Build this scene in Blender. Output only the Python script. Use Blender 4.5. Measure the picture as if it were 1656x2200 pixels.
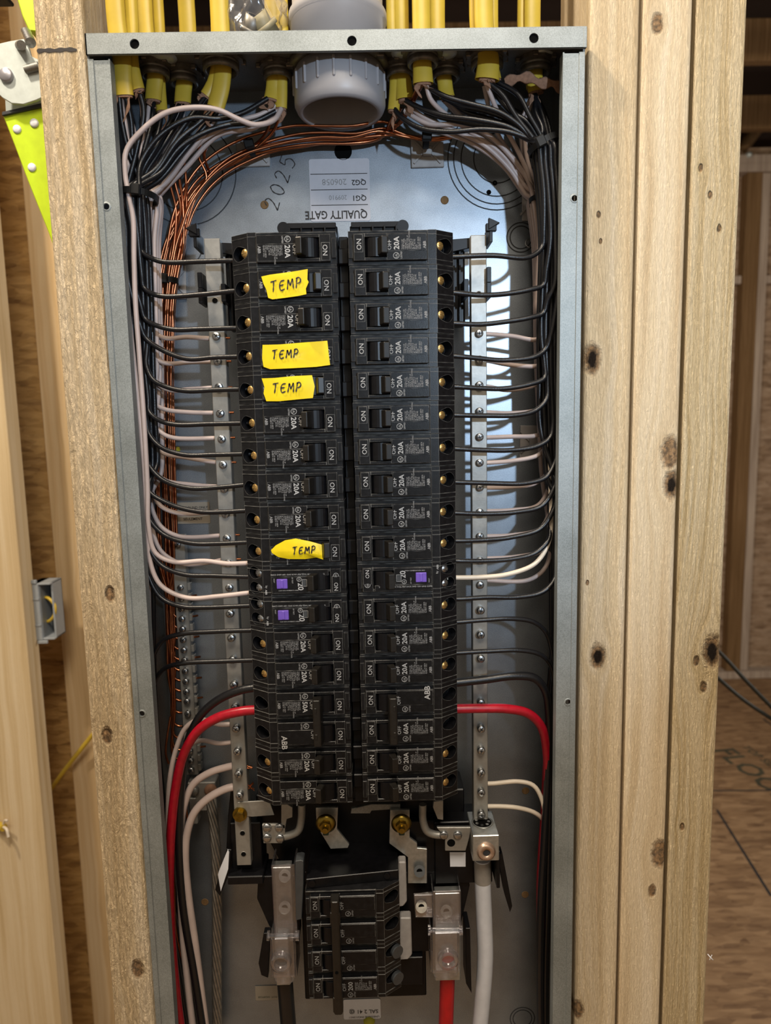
import bpy, bmesh, math, random
from mathutils import Vector, Matrix
random.seed(7)
for o in list(bpy.data.objects): bpy.data.objects.remove(o)
SC = bpy.context.scene
COL = SC.collection
MM = 0.001
Z0 = 1.633            # height of the panel's top edge above the floor (m)

# ------------------------------------------------------------------ camera
CAM = Vector((20.79, -552.21, -282.81)); FPX = 1500.0
_p, _y, _r = .1303, .0132, .0217
_f = Vector((math.sin(_y)*math.cos(_p), math.cos(_y)*math.cos(_p), -math.sin(_p)))
_rt = Vector((math.cos(_y), -math.sin(_y), 0)); _dn = _f.cross(_rt)
CR = _rt*math.cos(_r) + _dn*math.sin(_r); CD = -_rt*math.sin(_r) + _dn*math.cos(_r)
def W(p): return Vector((p[0]*MM, p[1]*MM, Z0 + p[2]*MM))      # panel millimetres -> world metres
def at(u, v, Y):                                               # point of the plane at depth Y (mm)
    d = CR*((u-828)/FPX) + CD*((v-1100)/FPX) + _f
    return CAM + d*((Y-CAM[1])/d[1])
cd = bpy.data.cameras.new('camera'); cam = bpy.data.objects.new('camera', cd); COL.objects.link(cam)
cd.sensor_fit = 'VERTICAL'; cd.sensor_height = 24.0; cd.lens = 24.0*FPX/2200
cd.clip_start = 0.01; cd.clip_end = 50
R3 = Matrix((CR, -CD, -_f)).transposed()
cam.matrix_world = Matrix.Translation(W(CAM)) @ R3.to_4x4()
cd.dof.use_dof = True; cd.dof.focus_distance = 0.585; cd.dof.aperture_fstop = 5.0
SC.camera = cam

# ------------------------------------------------------------------ world, lights, exposure
wd = bpy.data.worlds.new('room_ambience'); SC.world = wd; wd.use_nodes = True
wd.node_tree.nodes['Background'].inputs[0].default_value = (1.0, 0.83, 0.62, 1)
wd.node_tree.nodes['Background'].inputs[1].default_value = 0.26
def lamp(name, kind, loc, energy, color, **kw):
    l = bpy.data.lights.new(name, kind); l.energy = energy; l.color = color
    for k, v in kw.items(): setattr(l, k, v)
    o = bpy.data.objects.new(name, l); COL.objects.link(o); o.location = W(loc); return o
def aim(o, t):
    d = W(t) - o.location; o.rotation_euler = d.to_track_quat('-Z', 'Y').to_euler()
work = lamp('work_spotlight', 'SPOT', (400, -1250, -60), 30, (0.62, 0.80, 1.0), spot_size=math.radians(36), spot_blend=0.8, shadow_soft_size=0.02)
aim(work, (110, 0, -170))
bulb = lamp('ceiling_bulb', 'POINT', (-640, -330, 900), 62, (1.0, 0.85, 0.66), shadow_soft_size=0.045)
room = lamp('room_fill', 'AREA', (150, -1250, 1150), 26, (1.0, 0.87, 0.70), size=0.6)  # soft fill added behind the camera, no visible lamp
aim(room, (0, 0, -500))
back = lamp('back_room_fill', 'POINT', (1300, 900, -250), 22, (1.0, 0.93, 0.84), shadow_soft_size=0.1)  # fill added to brighten the far room, no lamp seen there
vs = SC.view_settings; vs.view_transform = 'Standard'; vs.look = 'None'; vs.gamma = 1.0; vs.exposure = 0.35
vs.use_curve_mapping = False

# ------------------------------------------------------------------ materials
M = {}
def base_mat(name):
    m = bpy.data.materials.new(name); m.use_nodes = True
    nt = m.node_tree; b = nt.nodes['Principled BSDF']; return m, nt, b
def setin(b, **kw):
    for k, v in kw.items():
        k = k.replace('_', ' ')
        b.inputs[k].default_value = v
def rgb(h):
    return tuple((c/12.92 if c <= .04045 else ((c+.055)/1.055)**2.4) for c in [int(h[i:i+2], 16)/255 for i in (0, 2, 4)]) + (1,)
def nmap(nt, scale, coord='Object'):
    tc = nt.nodes.new('ShaderNodeTexCoord'); mp = nt.nodes.new('ShaderNodeMapping'); mp.inputs['Scale'].default_value = scale
    nt.links.new(tc.outputs[coord], mp.inputs[0]); return mp.outputs[0]
def noise(nt, vec, scale, detail=3, rough=.55, dist=0):
    n = nt.nodes.new('ShaderNodeTexNoise'); n.inputs['Scale'].default_value = scale; n.inputs['Detail'].default_value = detail
    n.inputs['Roughness'].default_value = rough; n.inputs['Distortion'].default_value = dist
    nt.links.new(vec, n.inputs['Vector']); return n.outputs['Fac']
def ramp(nt, fac, stops):
    r = nt.nodes.new('ShaderNodeValToRGB'); e = r.color_ramp.elements
    while len(e) < len(stops): e.new(0.5)
    for k, (p, c) in enumerate(stops): e[k].position = p; e[k].color = c if len(c) == 4 else tuple(c)+(1,)
    nt.links.new(fac, r.inputs[0]); return r.outputs[0]
def math_n(nt, op, a, b=None, c=None):
    n = nt.nodes.new('ShaderNodeMath'); n.operation = op
    for k, v in enumerate((a, b, c)):
        if v is None: continue
        if isinstance(v, (int, float)): n.inputs[k].default_value = v
        else: nt.links.new(v, n.inputs[k])
    return n.outputs[0]
def mixc(nt, fac, a, b, mode='MIX'):
    n = nt.nodes.new('ShaderNodeMix'); n.data_type = 'RGBA'; n.blend_type = mode
    for s, v in ((n.inputs[0], fac), (n.inputs[6], a), (n.inputs[7], b)):
        if isinstance(v, (int, float)): s.default_value = v
        elif isinstance(v, tuple): s.default_value = v
        else: nt.links.new(v, s)
    return n.outputs[2]
def bump(nt, b, h, strength, dist=0.001):
    n = nt.nodes.new('ShaderNodeBump'); n.inputs['Strength'].default_value = strength; n.inputs['Distance'].default_value = dist
    nt.links.new(h, n.inputs['Height']); nt.links.new(n.outputs[0], b.inputs['Normal'])
def simple(name, col, rough=.5, metal=0., spec=.5, var=.12, vscale=120, bmp=0., bscale=600, coat=0.):
    m, nt, b = base_mat(name)
    c = rgb(col) if isinstance(col, str) else col
    v = nmap(nt, (1, 1, 1)); f = noise(nt, v, vscale, 4)
    lo = tuple(x*(1-var) for x in c[:3]); hi = tuple(min(1, x*(1+var)) for x in c[:3])
    nt.links.new(ramp(nt, f, [(.3, lo), (.7, hi)]), b.inputs['Base Color'])
    setin(b, Roughness=rough, Metallic=metal); b.inputs['Specular IOR Level'].default_value = spec
    if coat: b.inputs['Coat Weight'].default_value = coat
    if bmp: bump(nt, b, noise(nt, v, bscale, 3), bmp, .0004)
    M[name] = m; return m
def galvanised(name, lo, hi, rough, metal=.85, streak=(1, 1, 1)):
    m, nt, b = base_mat(name); v = nmap(nt, streak)
    f1 = noise(nt, v, 1400, 2, .6); f2 = noise(nt, v, 26, 5, .6)
    f = math_n(nt, 'ADD', math_n(nt, 'MULTIPLY', f1, .55), math_n(nt, 'MULTIPLY', f2, .45))
    nt.links.new(ramp(nt, f, [(.36, rgb(lo)), (.64, rgb(hi))]), b.inputs['Base Color'])
    rr = nt.nodes.new('ShaderNodeMapRange'); rr.inputs[3].default_value = rough-.07; rr.inputs[4].default_value = rough+.1
    nt.links.new(f, rr.inputs[0]); nt.links.new(rr.outputs[0], b.inputs['Roughness'])
    setin(b, Metallic=metal); bump(nt, b, f1, .12, .0002); M[name] = m; return m
galvanised('steel_back', '7e858d', '9ea6af', .35, .80)
galvanised('steel_flange', '777d7c', '9aa0a1', .5, .45)
galvanised('steel_dull', '6b6b68', '8d8c88', .5, .7)
simple('groove', '2a2c30', .7)
def worn_glint(name, col, edge, rough, rad=.0004, spec=.4):  # paler edge colour paints in highlights along moulded edges, together with some wear
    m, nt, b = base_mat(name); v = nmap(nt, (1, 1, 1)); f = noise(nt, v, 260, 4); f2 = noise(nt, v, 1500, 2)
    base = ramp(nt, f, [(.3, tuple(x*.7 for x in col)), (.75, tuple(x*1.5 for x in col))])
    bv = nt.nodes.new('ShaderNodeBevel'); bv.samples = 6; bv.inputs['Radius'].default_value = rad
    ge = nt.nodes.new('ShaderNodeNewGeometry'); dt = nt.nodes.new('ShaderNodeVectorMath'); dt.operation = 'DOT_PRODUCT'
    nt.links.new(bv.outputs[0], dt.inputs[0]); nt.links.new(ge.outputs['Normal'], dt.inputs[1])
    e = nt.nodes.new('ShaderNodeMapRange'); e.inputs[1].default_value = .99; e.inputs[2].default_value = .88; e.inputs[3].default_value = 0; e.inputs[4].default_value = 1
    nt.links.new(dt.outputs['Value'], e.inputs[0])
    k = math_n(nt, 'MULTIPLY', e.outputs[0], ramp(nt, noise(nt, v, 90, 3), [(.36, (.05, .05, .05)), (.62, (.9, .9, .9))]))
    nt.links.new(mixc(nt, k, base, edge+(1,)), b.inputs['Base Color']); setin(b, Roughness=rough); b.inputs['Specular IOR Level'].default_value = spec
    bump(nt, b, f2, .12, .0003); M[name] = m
worn_glint('breaker_black', (.0065, .0065, .0075), (.24, .235, .22), .30, spec=.28)
worn_glint('label_black', (.0058, .006, .007), (.28, .275, .26), .27, spec=.26)
simple('plastic_black', (.004, .004, .005, 1), .36, var=.3, vscale=200, spec=.25)
simple('handle_brown', (.008, .0068, .0055, 1), .4, var=.3, vscale=300)
simple('hole_black', (.002, .002, .002, 1), .9, spec=.1)
simple('print_grey', 'a4a4a4', .7, var=.25, vscale=900)
simple('print_faint', '8b8b8c', .8, var=.35, vscale=900)
simple('purple', '6a4fb0', .4, var=.1)
simple('window_grey', '3c3f42', .3)
simple('brass', 'c9a566', .34, .8, var=.3, vscale=500)
simple('bright_screw', 'b0b3b6', .36, 1., var=.3, vscale=400)
simple('bolt_yellow', '8e7836', .32, 1., var=.3, vscale=200)
simple('bar_alu', '93918c', .42, .55, var=.12, vscale=150, bmp=.1)
simple('lug_alu', 'aeb0ae', .36, .8, var=.15, vscale=250)
simple('lug_copper', 'b39a88', .38, .7, var=.2, vscale=300)
simple('copper', 'b87450', .32, 1., var=.25, vscale=90)
simple('wire_black', (.006, .006, .0075, 1), .36, var=.3, vscale=900, bmp=.3, bscale=900)
simple('wire_white', 'b9a8a2', .42, var=.08, vscale=60)
simple('wire_cream', 'd3c7b6', .4, var=.08, vscale=60)
simple('wire_red', '9c0f22', .33, var=.15, vscale=200, bmp=.1)
simple('main_red', 'b3151c', .35, var=.1)
simple('main_white', 'c9ccd4', .4, var=.05)
simple('tape_grey', '8d8882', .5)
simple('main_black', (.006, .006, .007, 1), .35)
simple('bare_alu', '908b84', .42, .8, var=.2, vscale=200)
simple('sheath_yellow', 'c0a438', .38, var=.1, vscale=50)
simple('paper', '8d6a54', .9, var=.2, vscale=400, bmp=.4)
simple('pvc', '9c9a9d', .42, var=.05, vscale=30)
simple('connector_metal', '77736c', .45, .7, var=.3, vscale=200)
simple('tie_black', (.004, .004, .004, 1), .5, spec=.3)
simple('mount_white', '9a9694', .5)
simple('tape_yellow', 'e3c814', .32, var=.1, vscale=60)
simple('ink', (.012, .008, .008, 1), .6)
simple('sticker', 'b9bac2', .45, var=.04)
simple('sticker_white', 'd5d8e0', .4, var=.03)
simple('sticker_beige', '8f8678', .5, var=.04)
simple('lime', 'b4cf18', .42, var=.06)
simple('zinc', 'c6d0d0', .38, .45, var=.08)
simple('rivet_grey', '9a9aa2', .4, .5)
simple('box_grey', '8e949a', .5, var=.05)
simple('green_ink', '1c3220', .6)
simple('cord_dark', '1d1e18', .6)
simple('bag_beige', '8d8468', .5)
simple('yellow_dot', 'a8a524', .5)
def clear(name, tint, rough, body):
    m, nt, b = base_mat(name); nt.nodes.remove(b); out = [n for n in nt.nodes if n.type == 'OUTPUT_MATERIAL'][0]
    v = nmap(nt, (1, 1, 1)); f = noise(nt, v, 120, 3); bp = nt.nodes.new('ShaderNodeBump'); bp.inputs['Strength'].default_value = .35; bp.inputs['Distance'].default_value = .001
    nt.links.new(f, bp.inputs['Height'])
    tr = nt.nodes.new('ShaderNodeBsdfTransparent'); tr.inputs[0].default_value = tint
    gl = nt.nodes.new('ShaderNodeBsdfGlossy'); gl.inputs['Roughness'].default_value = rough; nt.links.new(bp.outputs[0], gl.inputs['Normal'])
    df = nt.nodes.new('ShaderNodeBsdfDiffuse'); df.inputs[0].default_value = (.75, .75, .8, 1)
    lw = nt.nodes.new('ShaderNodeLayerWeight'); lw.inputs[0].default_value = .5; nt.links.new(bp.outputs[0], lw.inputs['Normal'])
    m1 = nt.nodes.new('ShaderNodeMixShader'); m1.inputs[0].default_value = body; nt.links.new(tr.outputs[0], m1.inputs[1]); nt.links.new(df.outputs[0], m1.inputs[2])
    m2 = nt.nodes.new('ShaderNodeMixShader'); nt.links.new(math_n(nt, 'MULTIPLY', lw.outputs['Facing'], .75), m2.inputs[0]); nt.links.new(m1.outputs[0], m2.inputs[1]); nt.links.new(gl.outputs[0], m2.inputs[2])
    nt.links.new(m2.outputs[0], out.inputs[0]); M[name] = m
clear('clear_plastic', (.92, .92, .95, 1), .06, .03)
clear('clear_bag', (.92, .91, .88, 1), .14, .07)

def wood(name, light, mid, dark, knots=(), fuzz=.3, ring=1., org=(0, 0, 0), grain=1.0, wave=.25, fscale=1.5):
    """sawn lumber, grain along Z; knots = (x, z, radius) in panel mm, org = object's origin in panel mm"""
    m, nt, b = base_mat(name); tc = nt.nodes.new('ShaderNodeTexCoord'); sp = nt.nodes.new('ShaderNodeSeparateXYZ')
    nt.links.new(tc.outputs['Object'], sp.inputs[0]); X, Y, Z = sp.outputs
    n0 = nt.nodes.new('ShaderNodeTexNoise'); n0.inputs['Scale'].default_value = 5; n0.inputs['Detail'].default_value = 2
    nt.links.new(tc.outputs['Object'], n0.inputs['Vector'])
    xs = math_n(nt, 'ADD', X, math_n(nt, 'MULTIPLY', math_n(nt, 'SUBTRACT', n0.outputs['Fac'], .5), .02))
    kmask = None
    hmask = None
    for (kx, kz, kr, *hl) in knots:
        cx, cz, r = (kx-org[0])*MM, (kz-org[2])*MM, kr*MM
        dx = math_n(nt, 'SUBTRACT', X, cx); dz = math_n(nt, 'MULTIPLY', math_n(nt, 'SUBTRACT', Z, cz), .55)
        r2 = math_n(nt, 'ADD', math_n(nt, 'MULTIPLY', dx, dx), math_n(nt, 'MULTIPLY', dz, dz))
        push = math_n(nt, 'DIVIDE', math_n(nt, 'MULTIPLY', dx, r*r*2.2), math_n(nt, 'ADD', r2, r*r*.8))
        xs = math_n(nt, 'SUBTRACT', xs, push)
        d = math_n(nt, 'DIVIDE', math_n(nt, 'SQRT', r2), r)
        d = math_n(nt, 'ADD', d, math_n(nt, 'MULTIPLY', math_n(nt, 'SUBTRACT', noise(nt, tc.outputs['Object'], 200, 4), .5), .55))
        k = nt.nodes.new('ShaderNodeMapRange'); k.inputs[1].default_value = .62; k.inputs[2].default_value = 1.0
        k.inputs[3].default_value = 1; k.inputs[4].default_value = 0; nt.links.new(d, k.inputs[0])
        if hl:
            k2 = nt.nodes.new('ShaderNodeMapRange'); k2.inputs[1].default_value = .35; k2.inputs[2].default_value = .6; k2.inputs[3].default_value = 1; k2.inputs[4].default_value = 0
            nt.links.new(d, k2.inputs[0]); hmask = k2.outputs[0] if hmask is None else math_n(nt, 'MAXIMUM', hmask, k2.outputs[0])
        kmask = k.outputs[0] if kmask is None else math_n(nt, 'MAXIMUM', kmask, k.outputs[0])
    cb = nt.nodes.new('ShaderNodeCombineXYZ'); nt.links.new(xs, cb.inputs[0]); nt.links.new(Y, cb.inputs[1])
    nt.links.new(math_n(nt, 'MULTIPLY', Z, .018), cb.inputs[2])
    g1 = noise(nt, cb.outputs[0], 150*grain, 3, .6); g2 = noise(nt, cb.outputs[0], 900*grain, 3, .6)
    cb2 = nt.nodes.new('ShaderNodeCombineXYZ'); nt.links.new(X, cb2.inputs[0]); nt.links.new(Y, cb2.inputs[1])
    nt.links.new(math_n(nt, 'MULTIPLY', Z, .22), cb2.inputs[2])
    patch = noise(nt, cb2.outputs[0], 22, 4, .6)
    col = ramp(nt, g1, [(.30, rgb(dark)), (.46, rgb(mid)), (.60, rgb(light))])
    col = mixc(nt, math_n(nt, 'MULTIPLY', g2, .35), col, rgb(mid))
    col = mixc(nt, ramp(nt, patch, [(.35, (0, 0, 0)), (.75, (.55, .55, .55))]), col, rgb(mid))
    if kmask is not None:
        kc = ramp(nt, noise(nt, tc.outputs['Object'], 330, 4), [(.38, rgb('3a2413')), (.62, rgb('94704a'))])
        col = mixc(nt, math_n(nt, 'MULTIPLY', kmask, .85), col, kc)
    if hmask is not None: col = mixc(nt, hmask, col, (.012, .007, .004, 1))
    nt.links.new(col, b.inputs['Base Color']); setin(b, Roughness=.72); b.inputs['Specular IOR Level'].default_value = .2
    fz = noise(nt, cb2.outputs[0], 420*fscale, 5, .7, 1.2)
    wv = noise(nt, nmap(nt, (1, 1, .35)), 95*fscale, 4, .65, 2.0)
    h = math_n(nt, 'ADD', math_n(nt, 'MULTIPLY', g1, .5*ring), math_n(nt, 'ADD', math_n(nt, 'MULTIPLY', fz, .7), math_n(nt, 'MULTIPLY', wv, wave)))
    if kmask is not None: h = math_n(nt, 'SUBTRACT', h, math_n(nt, 'MULTIPLY', kmask, .9))
    bump(nt, b, h, 1.0, .0065*fuzz); M[name] = m; return m
def osb(name, a, bcol, c, scale=1., ang=.5):
    m, nt, b = base_mat(name); cols = None
    for k, (rz, s) in enumerate(((ang, 1.0), (ang+1.4, 1.3), (ang-.7, .8))):
        tc = nt.nodes.new('ShaderNodeTexCoord'); mp = nt.nodes.new('ShaderNodeMapping'); mp.inputs['Rotation'].default_value = (rz, rz*.6, rz)
        mp.inputs['Scale'].default_value = (8*scale*s, 30*scale*s, 30*scale*s); nt.links.new(tc.outputs['Object'], mp.inputs[0])
        vo = nt.nodes.new('ShaderNodeTexVoronoi'); nt.links.new(mp.outputs[0], vo.inputs['Vector'])
        se = nt.nodes.new('ShaderNodeSeparateColor'); nt.links.new(vo.outputs['Color'], se.inputs[0])
        r = ramp(nt, se.outputs[0], [(.05, rgb(c)), (.4, rgb(bcol)), (.9, rgb(a))])
        cols = r if cols is None else mixc(nt, .5, cols, r)
    nt.links.new(cols, b.inputs['Base Color']); setin(b, Roughness=.75); M[name] = m; return m

# ------------------------------------------------------------------ mesh helpers (all in panel millimetres)
ORG = {}
class MB:
    def __init__(s): s.v = []; s.f = []; s.sm = []
    def add(s, vs, fs, smooth=False):
        o = len(s.v); s.v += [Vector(p) for p in vs]
        for f in fs: s.f.append(tuple(i+o for i in f)); s.sm.append(smooth)
    def box(s, a, b, bev=0., seg=1):
        a = Vector(a); b = Vector(b); lo = Vector(map(min, a, b)); hi = Vector(map(max, a, b))
        if not bev:
            vs = [(x, y, z) for x in (lo[0], hi[0]) for y in (lo[1], hi[1]) for z in (lo[2], hi[2])]
            s.add(vs, [(0, 1, 3, 2), (4, 6, 7, 5), (0, 4, 5, 1), (2, 3, 7, 6), (0, 2, 6, 4), (1, 5, 7, 3)]); return
        bm = bmesh.new(); bmesh.ops.create_cube(bm, size=1)
        for v in bm.verts: v.co = Vector([(lo[i]+hi[i])/2 + v.co[i]*(hi[i]-lo[i]) for i in range(3)])
        bmesh.ops.bevel(bm, geom=bm.edges[:], offset=min(bev, min(hi-lo)*.45), segments=seg, affect='EDGES', profile=.5)
        s.frombm(bm)
    def frombm(s, bm, mat=None, smooth=False):
        bm.verts.index_update()
        s.add([(mat @ v.co if mat else v.co.copy()) for v in bm.verts], [tuple(v.index for v in f.verts) for f in bm.faces], smooth); bm.free()
    def prism(s, poly, y0, y1, axis='Y', bev=0.):
        """polygon extruded along an axis; poly gives the two other coordinates in order"""
        bm = bmesh.new()
        def P(a, b, t): return {'Y': (a, t, b), 'Z': (a, b, t), 'X': (t, a, b)}[axis]
        lo = [bm.verts.new(P(a, b, y0)) for a, b in poly]; hi = [bm.verts.new(P(a, b, y1)) for a, b in poly]; n = len(poly)
        bm.faces.new(lo); bm.faces.new(hi[::-1])
        for i in range(n): bm.faces.new((lo[i], hi[i], hi[(i+1) % n], lo[(i+1) % n]))
        bmesh.ops.recalc_face_normals(bm, faces=bm.faces[:])
        if bev: bmesh.ops.bevel(bm, geom=bm.edges[:], offset=bev, segments=1, affect='EDGES', profile=.5)
        s.frombm(bm)
    def lathe(s, prof, org, ax=(0, 0, 1), n=24, smooth=True, a0=0., scale=(1, 1)):
        """prof = [(radius, height)...] turned about axis ax through org"""
        ax = Vector(ax).normalized(); u = ax.orthogonal().normalized(); w = ax.cross(u); org = Vector(org); vs = []; fs = []
        for r, h in prof:
            for k in range(n):
                t = 2*math.pi*k/n + a0; vs.append(org + u*(r*scale[0]*math.cos(t)) + w*(r*scale[1]*math.sin(t)) + ax*h)
        for i in range(len(prof)-1):
            for k in range(n): fs.append((i*n+k, i*n+(k+1) % n, (i+1)*n+(k+1) % n, (i+1)*n+k))
        s.add(vs, fs, smooth)
        if prof[0][0] > 1e-6: s.add(vs[:n], [tuple(range(n))[::-1]]) if prof[0][0] < 0 else None
    def disc(s, c, ax, r, n=20):
        ax = Vector(ax).normalized(); u = ax.orthogonal().normalized(); w = ax.cross(u); c = Vector(c)
        s.add([c + u*(r*math.cos(2*math.pi*k/n)) + w*(r*math.sin(2*math.pi*k/n)) for k in range(n)], [tuple(range(n))])
    def cyl(s, a, b, r, r2=None, n=16, smooth=True):
        a = Vector(a); b = Vector(b); L = (b-a).length; r2 = r if r2 is None else r2
        s.lathe([(r, 0), (r2, L)], a, b-a, n, smooth); s.disc(a, -(b-a), r, n); s.disc(b, b-a, r2, n)
    def tube(s, pts, r, n=10, step=3., flat=None, ref=None, rads=None, cap=True, noise_a=0.):
        P = spline(pts, step); m = len(P); vs = []; fs = []; prev = None
        for i, p in enumerate(P):
            t = (P[min(i+1, m-1)] - P[max(i-1, 0)]).normalized()
            if ref is not None:
                u = (Vector(ref) - t*t.dot(Vector(ref))).normalized()
            elif prev is None: u = t.orthogonal().normalized()
            else: u = (prev - t*prev.dot(t)).normalized()
            prev = u; w = t.cross(u); a, b = (r, r) if flat is None else flat
            if rads: k = rads(i/(m-1)); a *= k; b *= k
            for k in range(n):
                an = 2*math.pi*k/n; vs.append(p + u*(a*math.cos(an)) + w*(b*math.sin(an)))
        for i in range(m-1):
            for k in range(n): fs.append((i*n+k, i*n+(k+1) % n, (i+1)*n+(k+1) % n, (i+1)*n+k))
        s.add(vs, fs, True)
        if cap: s.add(vs[:n], [tuple(range(n))[::-1]]); s.add(vs[-n:], [tuple(range(n))])
        return P
    def hole(s, c, U, V, hw, hh, pts, depth, cap=True, both=False):
        """rectangle hw x hh (half sizes) around c in the U,V plane, cut by outline pts (2D), with a well of given depth"""
        U = Vector(U).normalized(); V = Vector(V).normalized(); N = U.cross(V); c = Vector(c); n = len(pts)
        if isinstance(hw, (int, float)): hw = (-hw, hw)
        if isinstance(hh, (int, float)): hh = (-hh, hh)
        def quad(a0, a1, b0, b1): s.add([c+U*a0+V*b0, c+U*a1+V*b0, c+U*a1+V*b1, c+U*a0+V*b1], [(0, 1, 2, 3)])
        mx = max(abs(p[0]) for p in pts)*1.6; my = max(abs(p[1]) for p in pts)*1.6      # keep the cut cell compact
        if hh[1]-hh[0] > 3*my:
            a, b = max(hh[0], -my), min(hh[1], my)
            if b < hh[1]: quad(hw[0], hw[1], b, hh[1])
            if a > hh[0]: quad(hw[0], hw[1], hh[0], a)
            hh = (a, b)
        if hw[1]-hw[0] > 3*mx:
            a, b = max(hw[0], -mx), min(hw[1], mx)
            if b < hw[1]: quad(b, hw[1], hh[0], hh[1])
            if a > hw[0]: quad(hw[0], a, hh[0], hh[1])
            hw = (a, b)
        cx = sum(p[0] for p in pts)/n; cy = sum(p[1] for p in pts)/n; outer = []
        for (x, y) in pts:
            dx, dy = x-cx, y-cy; k = 1e9
            if dx > 1e-9: k = min(k, (hw[1]-cx)/dx)
            if dx < -1e-9: k = min(k, (hw[0]-cx)/dx)
            if dy > 1e-9: k = min(k, (hh[1]-cy)/dy)
            if dy < -1e-9: k = min(k, (hh[0]-cy)/dy)
            outer.append([cx+dx*k, cy+dy*k])
        for (x, y) in ((hw[0], hh[0]), (hw[1], hh[0]), (hw[1], hh[1]), (hw[0], hh[1])):
            j = min(range(n), key=lambda i: (outer[i][0]-x)**2+(outer[i][1]-y)**2); outer[j] = [x, y]
        O = [c+U*a+V*b for a, b in outer]; I = [c+U*a+V*b for a, b in pts]; D = [p-N*depth for p in I]
        s.add(O+I, [(i, (i+1) % n, n+(i+1) % n, n+i) for i in range(n)])
        s.add(I+D, [(i, (i+1) % n, n+(i+1) % n, n+i) for i in range(n)], True)
        if cap: s.add(D, [tuple(range(n))])
    def text(s, body, org, right, up, size, align='LEFT', bold=False, stretch=1.):
        vs, fs = text_mesh(body, bold); right = Vector(right).normalized(); up = Vector(up).normalized(); org = Vector(org)
        x0 = min(v[0] for v in vs); x1 = max(v[0] for v in vs)
        o = {'LEFT': 0, 'CENTER': -(x0+x1)/2, 'RIGHT': -x1}[align]
        s.add([org + right*((v[0]+o)*size*stretch) + up*(v[1]*size) for v in vs], fs)
    def ribbon(s, pts2, org, right, up, w, step=.6):
        right = Vector(right).normalized(); up = Vector(up).normalized(); N = right.cross(up); org = Vector(org)
        P = spline([Vector((a, b, 0)) for a, b in pts2], step); vs = []; m = len(P)
        for i, p in enumerate(P):
            t = (P[min(i+1, m-1)]-P[max(0, i-1)]).normalized(); q = Vector((-t[1], t[0], 0))
            k = w*(.8+.2*math.sin(i*.9)) * (.6 if i in (0, m-1) else 1)
            for sg in (1, -1):
                e = p+q*(sg*k/2); vs.append(org+right*e[0]+up*e[1])
        s.add(vs, [(2*i, 2*i+1, 2*i+3, 2*i+2) for i in range(m-1)])
    def build(s, name, mat, parent=None, org=None, mod=None, autosmooth=False):
        if org is None: org = ORG[parent.name] if parent is not None else s.v[0].copy()
        org = Vector(org); me = bpy.data.meshes.new(name)
        me.from_pydata([tuple((v-org)*MM) for v in s.v], [], s.f)
        me.polygons.foreach_set('use_smooth', s.sm); me.materials.append(M[mat]); me.validate(); me.update()
        return link(name, me, parent, org)
def link(name, me, parent, org):
    o = bpy.data.objects.new(name, me); COL.objects.link(o); ORG[o.name] = Vector(org)
    if parent is not None: o.parent = parent
    else: o.location = W(org)
    return o
def spline(pts, step):
    pts = [Vector(p) for p in pts]
    if len(pts) == 2:
        n = max(1, int((pts[1]-pts[0]).length/step)); return [pts[0].lerp(pts[1], i/n) for i in range(n+1)]
    E = [pts[0]*2-pts[1]] + pts + [pts[-1]*2-pts[-2]]; out = []
    for i in range(1, len(E)-2):
        a, b, c, d = E[i-1:i+3]; n = max(2, int((c-b).length/step))
        ta = max((b-a).length, 1e-3)**.5; tb = max((c-b).length, 1e-3)**.5; tc_ = max((d-c).length, 1e-3)**.5
        m1 = ((b-a)/ta - (c-a)/(ta+tb) + (c-b)/tb)*tb; m2 = ((c-b)/tb - (d-b)/(tb+tc_) + (d-c)/tc_)*tb
        for k in range(n):
            t = k/n; out.append(b*(2*t**3-3*t*t+1) + m1*(t**3-2*t*t+t) + c*(-2*t**3+3*t*t) + m2*(t**3-t*t))
    out.append(pts[-1]); return out
_tc = {}
def text_mesh(body, bold=False):
    if (body, bold) in _tc: return _tc[(body, bold)]
    cu = bpy.data.curves.new('t', 'FONT'); cu.body = body; cu.resolution_u = 2; cu.fill_mode = 'FRONT'
    if bold: cu.offset = .018
    ob = bpy.data.objects.new('t', cu); COL.objects.link(ob)
    me = bpy.data.meshes.new_from_object(ob.evaluated_get(bpy.context.evaluated_depsgraph_get()))
    r = ([v.co.copy() for v in me.vertices], [tuple(p.vertices) for p in me.polygons])
    bpy.data.objects.remove(ob); bpy.data.curves.remove(cu); bpy.data.meshes.remove(me); _tc[(body, bold)] = r; return r
def circ(r, n=16, cx=0, cy=0, ry=None, a0=0):
    ry = r if ry is None else ry
    return [(cx+r*math.cos(2*math.pi*k/n+a0), cy+ry*math.sin(2*math.pi*k/n+a0)) for k in range(n)]
def tag(o, label, cat, group=None, kind=None):
    if label: o['label'] = label
    if cat: o['category'] = cat
    if group: o['group'] = group
    if kind: o['kind'] = kind
    return o
def thing(name, label, cat, org, group=None, roty=0.):
    o = bpy.data.objects.new(name, None); COL.objects.link(o); o.location = W(org); ORG[o.name] = Vector(org)
    o.rotation_euler = (0, roty, 0); o.empty_display_size = .01
    return tag(o, label, cat, group)
def struct(o): o['kind'] = 'structure'; return o
def part(name, mat, parent, fn, org=None):
    m = MB(); fn(m); return m.build(name, mat, parent, org)
ORD = ['first', 'second', 'third', 'fourth', 'fifth', 'sixth', 'seventh', 'eighth', 'ninth', 'tenth', 'eleventh', 'twelfth', 'thirteenth', 'fourteenth', 'fifteenth', 'sixteenth', 'seventeenth', 'eighteenth', 'nineteenth', 'twentieth', 'twenty-first']
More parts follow.
